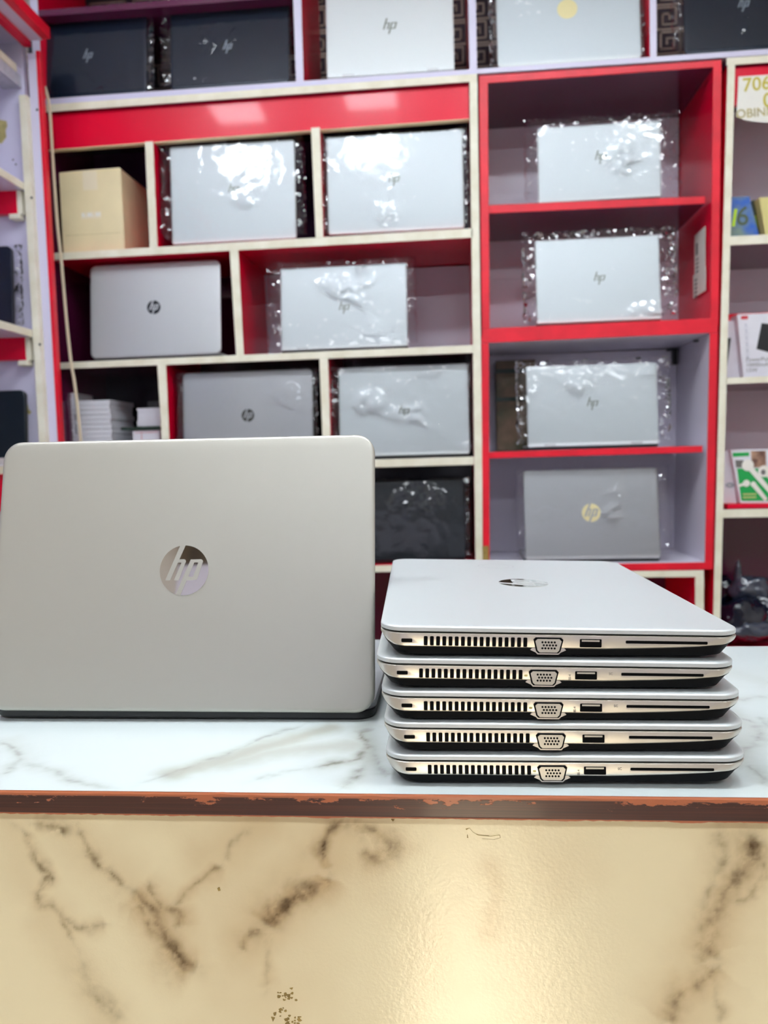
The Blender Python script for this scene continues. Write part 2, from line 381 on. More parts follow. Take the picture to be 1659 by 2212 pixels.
# --- red cabinet, two boxes one on the other
c1 = thing('wall_cabinet', 'upper open red cabinet with red inside walls and one shelf', 'cabinet', (0, 0, 0))
post(c1, 'side_panel', .080, .099, 1.538, .084, .105, 2.145, 'red', edge='red_edge')
post(c1, 'side_panel', .650, .668, 1.540, .655, .674, 2.147, 'red', edge='red_edge')
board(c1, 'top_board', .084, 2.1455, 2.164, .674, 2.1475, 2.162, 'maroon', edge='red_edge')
board(c1, 'bottom_board', .080, 1.518, 1.537, .668, 1.521, 1.5395, 'red', edge='red_edge')
board(c1, 'shelf_board', .103, 1.829, 1.849, .640, 1.825, 1.842, 'maroon', YF+.012, edge='red_edge')
obj('back_panel', box(.10, .651, YB-.006, YB, 1.538, 2.146), 'white_in', c1)
c2 = thing('wall_cabinet', 'lower open red edged cabinet with white inside walls and one shelf', 'cabinet', (0, 0, 0))
post(c2, 'side_panel', .070, .088, .923, .078, .096, 1.500, 'white_in', edge='red_edge')
post(c2, 'side_panel', .637, .656, .923, .648, .667, 1.503, 'white_in', edge='red_edge')
board(c2, 'top_board', .078, 1.501, 1.5175, .667, 1.504, 1.5205, 'white_in', edge='red_edge')
board(c2, 'bottom_board', .070, .904, .9225, .656, .905, .9225, 'white_in', edge='red_edge')
board(c2, 'shelf_board', .090, 1.204, 1.220, .634, 1.205, 1.221, 'white_in', YF+.012, edge='red_edge')
obj('back_panel', box(.085, .645, YB-.006, YB, .9235, 1.5005), 'white_in', c2)
for px, py, hh in ((1457, 750, .045), (1516, 718, .04)):
    p = at(px, py, 2.38 if px < 1500 else 2.2)
    bm = bmesh.new(); bx(bm, p.x-.006, p.x+.006, p.y-.008, p.y+.008, 1.5-hh, 1.5); bx(bm, p.x-.02, p.x+.006, p.y-.008, p.y+.008, 1.495, 1.4995)
    obj('bracket', bm, 'black_plastic', c2)
# bare timber end where the red edging has come off
obj('bare_edge', box(.0702, .0865, YF-.0006, YF+.001, .924, .975), 'gold_flake', c2)

c3 = thing('base_cabinet', 'open base cabinet with cream edges below the red cabinets', 'cabinet', (0, 0, 0))
post(c3, 'side_panel', .070, .088, 0, .072, .090, .886, 'red', edge='cream')
post(c3, 'side_panel', .610, .632, 0, .613, .634, .886, 'red', edge='cream')
board(c3, 'top_board', .070, .888, .9035, .634, .886, .902, 'red', edge='cream')
board(c3, 'shelf_board', .090, .50, .52, .612, .50, .52, 'red', edge='cream')
obj('back_panel', box(.072, .634, YB-.006, YB, 0, .886), 'maroon', c3)

# --- right unit
u2 = thing('shelf_unit', 'red backed shelf unit with cream edges at the right frame edge', 'shelf', (0, 0, 0))
post(u2, 'side_panel', .640, .657, 0, .689, .706, 2.149, 'red', edge='cream')
post(u2, 'side_panel', 1.38, 1.40, 0, 1.38, 1.40, 2.149, 'red', edge='cream')
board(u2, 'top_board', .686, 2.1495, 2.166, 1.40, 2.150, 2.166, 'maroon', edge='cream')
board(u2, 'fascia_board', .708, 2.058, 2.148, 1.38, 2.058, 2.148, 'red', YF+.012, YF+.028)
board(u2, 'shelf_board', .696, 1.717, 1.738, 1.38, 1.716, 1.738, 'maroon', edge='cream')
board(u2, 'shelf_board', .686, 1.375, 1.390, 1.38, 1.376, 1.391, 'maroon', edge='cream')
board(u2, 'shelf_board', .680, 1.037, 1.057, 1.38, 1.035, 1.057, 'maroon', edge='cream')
board(u2, 'shelf_board', .660, .672, .690, 1.38, .672, .690, 'red', edge='cream')
obj('back_panel', box(.70, 1.38, YB-.006, YB, 1.392, 2.149), 'white_in', u2)
obj('back_panel', box(.69, 1.38, YB-.006, YB, 1.058, 1.375), 'white_in', u2)
obj('back_panel', box(.675, 1.38, YB-.006, YB, 0, 1.036), 'maroon', u2)

# --- top unit above everything
u3 = thing('shelf_unit', 'white edged top shelf unit backed with greek key wallpaper', 'shelf', (0, 0, 0))
board(u3, 'bottom_board', -1.080, 2.1668, 2.181, .079, 2.1698, 2.181, 'white_in', edge='lavender')
board(u3, 'bottom_board', .0795, 2.1698, 2.181, 1.40, 2.1668, 2.180, 'white_in', edge='lavender')
for a in ((-.382, -.363, -.382, -.361), (.061, .079, .060, .079), (.504, .519, .502, .519), (.96, .98, .96, .98)):
    post(u3, 'divider', a[0], a[1], 2.181, a[2], a[3], 2.60, 'red', edge='lavender')
post(u3, 'side_panel', -1.080, -1.060, 2.181, -1.080, -1.060, 2.62, 'red', edge='lavender')
post(u3, 'side_panel', 1.38, 1.40, 2.181, 1.38, 1.40, 2.62, 'red', edge='lavender')
board(u3, 'top_board', -1.080, 2.601, 2.62, 1.40, 2.601, 2.62, 'maroon', edge='lavender')
obj('back_panel', box(-1.06, 1.38, YB-.004, YB, 2.181, 2.60), 'key_dark', u3)
bm = bmesh.new()
def meander(bm, x, z, s, flip):
    t = s*.085
    def seg(a, b):
        (x0, z0), (x1, z1) = a, b
        if flip: x0, x1 = 1-x0, 1-x1
        X0, X1 = sorted((x+x0*s, x+x1*s)); Z0, Z1 = sorted((z+z0*s, z+z1*s))
        bx(bm, X0-t/2, X1+t/2, YB-.0048, YB-.0040, Z0-t/2, Z1+t/2)
    pts = [(0, 0), (0, .9), (.82, .9), (.82, .2), (.26, .2), (.26, .64), (.56, .64), (.56, .42)]
    for a, b in zip(pts, pts[1:]): seg(a, b)
    seg((0, 0), (1, 0))
s = .066
for i in range(int(2.42/s)):
    for j in range(6):
        meander(bm, -1.058+i*s, 2.19+j*s, s*.98, (i+j) % 2)
o = None
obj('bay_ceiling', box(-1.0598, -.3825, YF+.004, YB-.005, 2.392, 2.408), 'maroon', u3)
o = obj('key_pattern', bm, 'key_light', u3); o['kind'] = 'stuff'

# --- side unit on the left wall
u4 = thing('side_shelf_unit', 'white side shelf unit running along the left wall', 'shelf', (0, 0, 0))
YS = 1.98
def sx(px, py): return at(px, py, YS)
obj('end_panel', box(-1.50, -1.045, YS, YS+.018, 0, 2.36), 'lavender', u4)
xa, xb = -1.0485, -1.029
post(u4, 'edge_post', xa-.001, xb-.001, 0, xa-.001, xb-.001, 2.13, 'cream', YS-.022, YS)
post(u4, 'edge_post', xb-.001, -1.008, 0, xb-.001, -1.008, 2.235, 'lavender', YS-.006, YS+.015)
post(u4, 'edge_post', -1.0078, -.998, 0, -1.0078, -.998, 2.24, 'red_edge', YS-.006, YS+.012)
obj('back_panel', box(-1.52, -1.50, .2, YS, 0, 2.42), 'lavender', u4)
for py, m in ((150, 0), (407, 1), (727, 1), (1020, 2)):
    z = at(50, py, YS-.03).z
    x = -1.052
    obj('shelf_board', box(-1.50, x, .25, YS-.0005, z, z+.016), 'lavender', u4)
    obj('edge_strip', box(x, x+.0025, .25, YS-.023, z-.001, z+.017), 'cream', u4)
    if m == 1:
        obj('cleat', box(-1.50, -1.070, YS-.020, YS-.0005, z-.056, z-.0005), 'red', u4)
        obj('cleat_end', box(-1.0698, -1.058, YS-.022, YS-.0005, z-.058, z-.0005), 'cream', u4)
        bm = bmesh.new(); bx(bm, -1.090, -1.062, YS-.03, YS-.001, z-.072, z-.0585); obj('clip', bm, 'cream', u4, bevel=.003)
    if m == 0:
        obj('rail', box(-1.10, x, .25, YS-.0005, z-.030, z-.0005), 'paper_edge', u4)
    if m == 2:
        obj('cleat', box(-1.50, -1.062, YS-.3, YS-.0005, z-.09, z-.0005), 'red', u4)
zt = at(88, 72, YS-.03).z
obj('top_board', box(-1.50, -.990, .25, YS, zt, zt+.016), 'lavender', u4)
obj('edge_strip', box(-.990, -.968, .25, YS-.004, zt-.002, zt+.026), 'red_edge', u4, bevel=.002)
obj('edge_strip', box(-1.040, -1.022, .25, YS, zt-.014, zt-.0005), 'red', u4)
bm = bmesh.new()
for px, py, r in ((80, 237, .003), (68, 427, .003), (86, 744, .003), (28, 345, .002), (34, 355, .002), (41, 531, .002)):
    p = at(px, py, YS)
    yy = YS-.023 if px in (68, 86) else (YS-.007 if px == 80 else YS-.001)
    p = at(px, py, yy)
    ring = [bm.verts.new((p.x+r*math.cos(k*math.pi/5), yy, p.z+r*math.sin(k*math.pi/5))) for k in range(10)]
    bm.faces.new(ring)
    r2 = [bm.verts.new((v.co.x, yy+.0008, v.co.z)) for v in ring]
    for k in range(10): bm.faces.new((ring[k], ring[(k+1) % 10], r2[(k+1) % 10], r2[k]))
obj('screw_hole', bm, 'soot', u4)
for pts in (((-4, 258), (14, 262), (16, 272), (12, 282), (14, 296), (4, 310), (-6, 308)), ((52, 876), (60, 874), (62, 884), (68, 890), (64, 896), (57, 890))):
    q = [at(px, py, YS) for px, py in pts]
    bm = hexa([(p.x, p.z) for p in q], YS-.0012, YS-.0002); obj('glue_mark', bm, 'stain', u4)

# ================================================================ COUNTER
def dist_poly(X, Z, poly):
    D = np.full(X.shape, 9.); T = np.zeros(X.shape); n = len(poly)-1
    for i in range(n):
        ax, az = poly[i]; bx_, bz = poly[i+1]; dx, dz = bx_-ax, bz-az; l = dx*dx+dz*dz+1e-12
        t = np.clip(((X-ax)*dx+(Z-az)*dz)/l, 0, 1)
        d = np.hypot(X-ax-t*dx, Z-az-t*dz); m = d < D; D = np.where(m, d, D); T = np.where(m, (i+t)/n, T)
    return D, T
def vnoise(X, Z, sc, seed, octv=4):
    rng = np.random.RandomState(seed); out = np.zeros(X.shape); amp = 1.; tot = 0
    for o_ in range(octv):
        g = rng.rand(256, 256); u_ = X*sc; v_ = Z*sc; iu = np.floor(u_).astype(int); iv = np.floor(v_).astype(int)
        fu = u_-iu; fv = v_-iv; fu = fu*fu*(3-2*fu); fv = fv*fv*(3-2*fv)
        a = g[iu % 256, iv % 256]; b = g[(iu+1) % 256, iv % 256]; c = g[iu % 256, (iv+1) % 256]; d = g[(iu+1) % 256, (iv+1) % 256]
        out += amp*((a*(1-fu)+b*fu)*(1-fv)+(c*(1-fu)+d*fu)*fv); tot += amp; amp *= .55; sc *= 2.1
    return out/tot-.5
def axis(lo, hi, flo, fhi, fine, coarse):
    a = list(np.arange(lo, flo, coarse)) + list(np.arange(flo, fhi, fine)) + list(np.arange(fhi, hi, coarse)) + [hi]
    return np.array(a)
def marble_grid(name, us, vs, place, veins, hazes, m, parent, seed, px2uv, hz=.1):
    U, V = np.meshgrid(us, vs)
    wu = U + .009*vnoise(U, V, 70, seed) + .012*vnoise(U, V, 22, seed+1); wv = V + .009*vnoise(U, V, 70, seed+2) + .012*vnoise(U, V, 22, seed+3)
    A = np.zeros(U.shape); B = np.zeros(U.shape)
    grain = np.clip(.85+2.6*vnoise(U, V, 150, seed+5), .05, 1.7); gate = np.clip(1.0+1.5*vnoise(U, V, 22, seed+6), .45, 1.6)
    for pts, wd, st in veins:
        D, T = dist_poly(wu, wv, [px2uv(*p) for p in pts]); f = np.clip(np.minimum(T, 1-T)*8, .25, 1)
        A = np.maximum(A, .95*st*f*np.exp(-(D/(wd*gate))**1.2)*grain*gate)
        B = np.maximum(B, .8*st*f*np.exp(-(D/(wd*3.0))**1.5))
    for pts, wd, st in hazes:
        D, T = dist_poly(wu, wv, [px2uv(*p) for p in pts]); B = np.maximum(B, st*np.exp(-(D/(wd*(.8+.5*gate)))**2))
    B = np.clip(B + hz*np.clip(vnoise(U, V, 7, seed+9)*2.4+.25, 0, 1), 0, 1); A = np.clip(A, 0, 1)
    nu, nv = len(us), len(vs)
    co = place(U, V).reshape(-1, 3)
    me = bpy.data.meshes.new(name)
    ii = (np.arange(nv-1)[:, None]*nu + np.arange(nu-1)[None, :]).ravel()
    faces = np.stack([ii, ii+1, ii+1+nu, ii+nu], 1)
    me.from_pydata(co.tolist(), [], faces.tolist()); me.update()
    for nm, arr in (('vein', A), ('haze', B)):
        at_ = me.attributes.new(nm, 'FLOAT', 'POINT'); at_.data.foreach_set('value', arr.ravel().astype(np.float32))
    me.materials.append(M[m]); o = bpy.data.objects.new(name, me); COL.objects.link(o); o.parent = parent
    return o
ct = thing('shop_counter', 'marble laminate shop counter with a worn brown front edge', 'counter', (0, .508, 0))
CY = .508
X0, X1 = -1.0, 1.15
def pf(px, py): p = at(px, py, CY+.008); return (p.x, p.z)
def pt(px, py, m_=None):
    if px == 'm': return (py, m_)
    p = at_top(px, py, 1.0); return (p.x, p.y)
mm = .001
front_veins = [
 ([(20,1768),(60,1812),(80,1860),(102,1888),(80,1918),(90,1950),(122,1975),(142,2022),(170,2062)], 2.2*mm, .55),
 ([(170,2062),(190,2120),(228,2170),(270,2212)], 5*mm, .30),
 ([(165,1778),(180,1820),(215,1860),(250,1900),(275,1930)], 2.2*mm, .6),
 ([(275,1925),(300,1945),(335,1975),(350,2010),(375,2055),(400,2085),(436,2102)], 5.0*mm, 1.0),
 ([(285,1960),(310,1980),(330,2010),(365,2040)], 4.0*mm, .9),
 ([(325,1905),(320,1930),(345,1965),(385,1985),(390,2020)], 3.2*mm, .8),
 ([(475,1878),(440,1905),(402,1935),(370,1965)], 2.0*mm, .6), ([(545,1785),(505,1820),(478,1872)], 2*mm, .32),
 ([(745,1768),(705,1800),(684,1850),(700,1880)], 3.0*mm, .8),
 ([(700,1890),(690,1915),(640,1935),(590,1970),(562,2002)], 4.5*mm, .95),
 ([(562,2002),(520,2030),(514,2062)], 3*mm, .6), ([(584,1960),(620,1945),(660,1925)], 4*mm, .8),
 ([(720,1790),(770,1790),(812,1802),(846,1822),(835,1840),(792,1852),(778,1815)], 3.2*mm, .6),
 ([(582,2020),(575,2080),(566,2152)], 2*mm, .40), ([(60,1774),(100,1772),(140,1785),(122,1795)], 3*mm, .5),
 ([(118,1975),(160,2010),(195,2005),(232,1998)], 2.2*mm, .45), ([(80,1860),(110,1900),(88,1915)], 2*mm, .5),
 ([(1638,1790),(1625,1832),(1600,1880),(1572,1930),(1552,1990),(1530,2060),(1548,2085)], 6.5*mm, .85),
 ([(1548,2085),(1530,2110),(1482,2140),(1452,2180),(1435,2215)], 6*mm, .85),
 ([(1560,1778),(1556,1850),(1532,1922),(1520,1990),(1530,2060)], 5*mm, .45),
 ([(1659,1842),(1622,1940),(1590,1962)], 3*mm, .6), ([(1545,2100),(1540,2160),(1560,2215)], 3*mm, .5)]
front_veins += [([(x0+a, y0+b) for a, b in sh_], w_*mm, st_) for x0, y0, w_, st_ in ((1900, 1780, 5, .8), (2500, 1800, 6, .9), (-500, 1790, 5, .8), (-1200, 1800, 6, .7), (-1700, 1850, 4, .6)) for sh_ in
   ([(0, 0), (40, 90), (-20, 170), (60, 260), (20, 400), (120, 560)], [(150, -10), (110, 80), (60, 150), (40, 230)])]
front_haze = [([(150,1790),(260,1900),(400,2060)], 16*mm, .30), ([(740,1790),(640,1930),(520,2040)], 16*mm, .35),
 ([(1600,1790),(1560,1950),(1480,2200)], 22*mm, .42), ([(100,1980),(230,2200)], 14*mm, .30), ([(20,1780),(60,1900)], 14*mm, .25),
 ([(1060,1880),(1075,1910)], 7*mm, .4), ([(1080,1930),(1065,2010)], 6*mm, .35), ([(560,1780),(430,1860)], 12*mm, .25)]
us = axis(X0, X1, -.40, .34, .0014, .02); vs = axis(.0, .984, .66, .984, .0014, .03)
marble_grid('front_panel', us, vs, lambda U, V: np.stack([U, np.full(U.shape, .008), V], -1), front_veins, front_haze, 'marble_front', ct, 11, pf, .42)
def at_px(x, y): return ('m', x, y)
top_veins = [
 ([(0,1598),(31,1611),(52,1640),(26,1655),(15,1676)], 2.2*mm, .40), ([(60,1640),(80,1655),(124,1666),(140,1681),(180,1694),(258,1702)], 2.5*mm, .35),
 ([(290,1699),(363,1672),(440,1645),(518,1614),(596,1583),(660,1562)], 2.2*mm, .32),
 ([(824,1570),(780,1582),(798,1612),(776,1640),(725,1647),(668,1656)], 3.2*mm, .75),
 ([(798,1648),(767,1676),(725,1708)], 2.5*mm, .45), ([(668,1656),(600,1670),(530,1690)], 2*mm, .25), ([(798,1612),(826,1640),(840,1680)], 3*mm, .4),
 ([(1585,1545),(1625,1562),(1640,1590),(1600,1630)], 3*mm, .35), ([(1612,1650),(1640,1670),(1659,1700)], 3*mm, .4), ([(1575,1500),(1610,1512),(1655,1500)], 3*mm, .25),
 ([(1645,1545),(1659,1580)], 3*mm, .3)]
top_veins += [([at_px(x0+a, y0+b) for a, b in sh_], w_*mm, st_) for x0, y0, w_, st_ in ((.50, .56, 3, .7), (.80, .70, 4, .6), (-.62, .60, 3, .7), (-.85, .75, 4, .5), (.05, .80, 2.5, .4), (.36, .72, 2.5, .4)) for sh_ in
   ([(0, 0), (.05, .04), (.07, .10), (.15, .13), (.22, .20)], [(.05, .04), (.10, .02), (.16, .0)])]
top_haze = [([(380,1668),(480,1640),(620,1600),(720,1572)], 11*mm, .75), ([(480,1650),(620,1622),(760,1610)], 10*mm, .60),
 ([(780,1570),(810,1640)], 12*mm, .45), ([(1580,1540),(1630,1580),(1590,1650)], 12*mm, .35), ([(30,1600),(60,1650)], 8*mm, .2), ([(1540,1440),(1659,1480)], 12*mm, .15)]
us = axis(X0, X1, -.46, .36, .0018, .02); vs = axis(.508, .90, .508, .90, .0018, .02)
marble_grid('top_sheet', us, vs, lambda U, V: np.stack([U, V-.508-.0005, np.full(U.shape, 1.0)], -1), top_veins, top_haze, 'marble_top', ct, 31, pt)
obj('top_core', box(X0, X1, .001, .392, .9842, .9996), 'carton', ct)
# worn edge band with ragged lips
bm = bmesh.new(); n = 900; rows = [(.0, .0), (-.0012, .0006), (-.0142, .0006), (-.0160, .0)]
L_ = []
for i in range(n+1):
    x = X0+(X1-X0)*i/n
    jt = .0005*max(0, noise.noise((x*60, 3, 0)))*2.2; jb = .0016*max(0, noise.noise((x*38, 9, 0)))+.0006*noise.noise((x*220, 1, 0))
    bow = .0
    L_.append([bm.verts.new((x, -.0012-d, z + (jt if k < 2 else 0) - (jb if k == 3 else 0)+bow)) for k, (z, d) in enumerate(rows)])
for a, b in zip(L_, L_[1:]):
    for k in range(3): bm.faces.new((a[k], b[k], b[k+1], a[k+1]))
back = [[bm.verts.new((x_, .0008, z_)) for z_ in (0.0, -.0160)] for x_ in (X0, X1)]
bm.faces.new((back[0][0], back[1][0], L_[-1][0], *[l[0] for l in L_[-2::-1]]))
eb = obj('edge_band', bm, 'edge', ct); eb.location = (0, 0, .9998)
for xx in (X0, X1-.018): obj('side_panel', box(xx, xx+.018, .009, .392, 0, .984), 'marble_front', ct)
obj('back_panel', box(X0+.018, X1-.018, .374, .392, .08, .984), 'cream', ct)
# chips in the front laminate
def chip(pts, m='gold_flake', t=.0006):
    q = [at(px, py, CY+.008) for px, py in pts]
    obj('chip', hexa([(p.x, p.z) for p in q], .008-t, .0081), m, ct)
chip([(1008,1791),(1014,1788),(1022,1797),(1032,1803),(1060,1806),(1079,1803),(1080,1808),(1066,1812),(1036,1809),(1012,1810)], 'marble_front', .0009)
for pts in ([(1006,1790),(1012,1789),(1018,1796),(1014,1799)], [(1009,1803),(1015,1805),(1016,1809),(1009,1809)], [(1040,1808),(1066,1808),(1080,1804),(1081,1809),(1067,1813),(1042,1811)],
            [(1018,1797),(1034,1803),(1056,1805),(1056,1807),(1032,1805),(1017,1800)],
            [(626,2134),(633,2133),(631,2137)], [(470,1918),(474,1916),(476,1923),(472,1924)], [(586,2196),(594,2198),(590,2206)], [(845,1769),(852,1770),(849,1774)], [(1071,1766),(1078,1766),(1075,1771)]):
    chip(pts)

rc = random.Random(5)
for cx_, cy_, sx_, sy_, n_ in ((620, 2152, 20, 9, 14), (606, 2184, 13, 9, 9), (625, 2202, 26, 9, 18)):
    bm = bmesh.new()
    for k in range(n_):
        px = cx_+rc.uniform(-1, 1)*sx_; py = cy_+rc.uniform(-1, 1)*sy_; r_ = rc.uniform(1.5, 5.5); a0 = rc.uniform(0, 6)
        q = [at(px+r_*rc.uniform(.4, 1.3)*math.cos(a0+j*1.05), py+r_*rc.uniform(.3, .9)*math.sin(a0+j*1.05), CY+.008) for j in range(6)]
        a = [bm.verts.new((p.x, .0081-.0003-.0003*rc.random(), p.z)) for p in q]; bm.faces.new(a)
        b = [bm.verts.new((v.co.x, .0081, v.co.z)) for v in a]
        for j in range(6): bm.faces.new((a[j], a[(j+1) % 6], b[(j+1) % 6], b[j]))
    obj('chip', bm, 'gold_flake', ct)['kind'] = 'stuff'

# ================================================================ LAPTOPS
H_PTS = [(-.185,1.0),(.03,1.0),(-.206,.44),(.0,.44),(.045,.41),(.065,.346),(-.206,-.40),(-.398,-.40),(-.112,.308),(-.262,.308),(-.561,-.40),(-.757,-.40)]
P_A = [(.262,.43),(.69,.435),(.74,.40),(.766,.346),(.56,-.34),(.505,-.383),(.30,-.40),(.112,-.41)]
def logo_letters(bm, r, Mx, t=.0003, z0=0.):
    k = r
    poly_prism(bm, [(x*k, y*k) for x, y in [(-.185,1.0),(.03,1.0),(-.561,-.40),(-.757,-.40)]], t, Mx, z0)
    poly_prism(bm, [(x*k, y*k) for x, y in [(-.206,.44),(.0,.44),(.045,.41),(.065,.346),(.049,.308),(-.262,.308)]], t, Mx, z0+.00001)
    poly_prism(bm, [(x*k, y*k) for x, y in [(-.112,.308),(.049,.308),(-.206,-.40),(-.398,-.40)]], t, Mx, z0+.00002)
    poly_prism(bm, [(x*k, y*k) for x, y in [(.262,.43),(.455,.43),(-.12,-1.0),(-.31,-.97)]], t, Mx, z0)
    poly_prism(bm, [(x*k, y*k) for x, y in [(.40,.43),(.69,.435),(.74,.40),(.766,.346),(.752,.308),(.38,.308)]], t, Mx, z0+.00001)
    poly_prism(bm, [(x*k, y*k) for x, y in [(.576,.308),(.752,.308),(.58,-.26),(.374,-.26)]], t, Mx, z0+.00002)
    poly_prism(bm, [(x*k, y*k) for x, y in [(.15,-.26),(.58,-.26),(.555,-.34),(.505,-.383),(.30,-.40),(.10,-.41)]], t, Mx, z0+.00001)
def round_logo(parent, r, Mx, disc_m, letter_m, t=.0005):
    bm = bmesh.new(); poly_prism(bm, [(r*math.cos(2*math.pi*k/48), r*math.sin(2*math.pi*k/48)) for k in range(48)], t, Mx)
    d = obj('round_logo', bm, disc_m, parent)
    bm = bmesh.new(); logo_letters(bm, r, Mx, .0002, t); obj('letters', bm, letter_m, d)
    return d
def slant_logo(parent, r, Mx, m):
    bm = bmesh.new(); k = r; s = .30   # four slanted strokes
    for x, y0, y1, wd in ((-.62, -.42, 1.0, .20), (-.12, -.42, .42, .20), (.22, -1.05, .42, .20), (.78, -.42, .42, .20)):
        poly_prism(bm, [((x+y0*s)*k, y0*k), ((x+wd+y0*s)*k, y0*k), ((x+wd+y1*s)*k, y1*k), ((x+y1*s)*k, y1*k)], .0004, Mx)
    for x, y0 in ((-.42, .30), (.42, .30)):
        poly_prism(bm, [((x+y0*s)*k, y0*k), ((x+.34+y0*s)*k, y0*k), ((x+.34+(y0+.12)*s)*k, (y0+.12)*k), ((x+(y0+.12)*s)*k, (y0+.12)*k)], .0004, Mx)
    for x, y0 in ((.20, -.42),):
        poly_prism(bm, [((x+y0*s)*k, y0*k), ((x+.62+y0*s)*k, y0*k), ((x+.62+(y0+.12)*s)*k, (y0+.12)*k), ((x+(y0+.12)*s)*k, (y0+.12)*k)], .0004, Mx)
    return obj('slanted_logo', bm, m, parent)

def make_open_laptop(label, loc, rotz, W, LH, lean, m_lid, logo, logo_m, letter_m=None, rad=.014, base_m='silver_grey', group=None, zl=.0085, logo_r=.0155, D=.222, hinge_gap=False, logo_dx=0., logo_z=.5, roll=0.):
    t = thing('laptop', label, 'laptop', loc, rotz, group)
    t.rotation_euler = (0, roll, rotz)
    cb, sb = 0, 0
    bm = bmesh.new(); slab(bm, W-.001, D+.004, rad, [(.006, .0), (.002, .0012), (.0005, .003), (.0005, .0075)], Matrix.Translation((0, D/2-.003, 0))); base = obj('base', bm, 'black_plastic', t, smooth='auto')
    bm = bmesh.new(); slab(bm, W-.002, D, rad, [(0, 0), (0, .004), (.001, .005)], Matrix.Translation((0, D/2+.001, .0076))); deck = obj('keyboard_deck', bm, base_m, t, smooth='auto')
    obj('keyboard', box(-W/2+.03, W/2-.03, .035, .13, .0127, .0138), 'black_plastic', deck)
    obj('touchpad', box(-.05, .05, .145, .20, .0127, .0131), base_m, deck)
    ca, sa = math.cos(lean), math.sin(lean); th = .0055
    Mx = Matrix(((1, 0, 0, 0), (0, sa, -ca, -.0095), (0, ca, sa, zl), (0, 0, 0, 1)))   # (u, v, n) -> lid
    z0 = 0.
    Mc = Mx @ Matrix.Translation((0, LH/2, 0))
    bm = bmesh.new(); slab(bm, W, LH, rad, [(.0008, -th), (0, -th+.0010), (0, -.0022), (.0006, -.0011), (.0018, -.0004), (.004, -.0001), (.010, 0)], Mc, n=9)
    lid = obj('lid', bm, m_lid, t, smooth='auto')
    bm = bmesh.new(); slab(bm, W-.012, LH-.012, rad*.6, [(0, -th-.0006), (0, -th+.0002)], Mc); obj('screen', bm, 'screen', lid)
    for sgn in (-1, 1):
        bm = bmesh.new(); tube(bm, [(sgn*(W*.36)-.022, .001, .0105), (sgn*(W*.36)+.022, .001, .0105)], .0045, 12)
        obj('hinge', bm, 'silver_grey' if m_lid not in ('black_lid', 'navy_lid') else 'black_plastic', t, smooth='auto')
    Ml = Mx @ Matrix.Translation((logo_dx, LH*logo_z, .0))
    if logo == 'round': round_logo(lid, logo_r, Ml, logo_m, letter_m or m_lid)
    elif logo == 'slant': slant_logo(lid, logo_r, Ml, logo_m)
    elif logo == 'letters':
        bm = bmesh.new(); logo_letters(bm, logo_r, Ml); obj('logo_letters', bm, logo_m, lid)
    if hinge_gap:
        for sgn in (-1, 1):
            bm = bmesh.new(); slab(bm, .030, .006, .0015, [(0, 0), (0, .0004)], Mx @ Matrix.Translation((sgn*W*.33, .004, 0))); obj('hinge_cover', bm, 'silver_grey', lid)
    return t, Mx

# --- the standing laptop on the counter
bl, br = at(-33, 1540, .645), at(811, 1545, .645)
cx = (bl.x+br.x)/2
front_lap, _ = make_open_laptop('large silver laptop standing open on the counter, mirrored round logo on its lid', (cx, .655, 1.0004), R(.2), .338, .2375, R(12.5), 'silver_warm_shaded', 'round', 'chrome', 'silver_warm_shaded',
    rad=.0165, zl=.0088, logo_r=.0217, D=.237, logo_z=.505, logo_dx=.003, roll=R(.4))

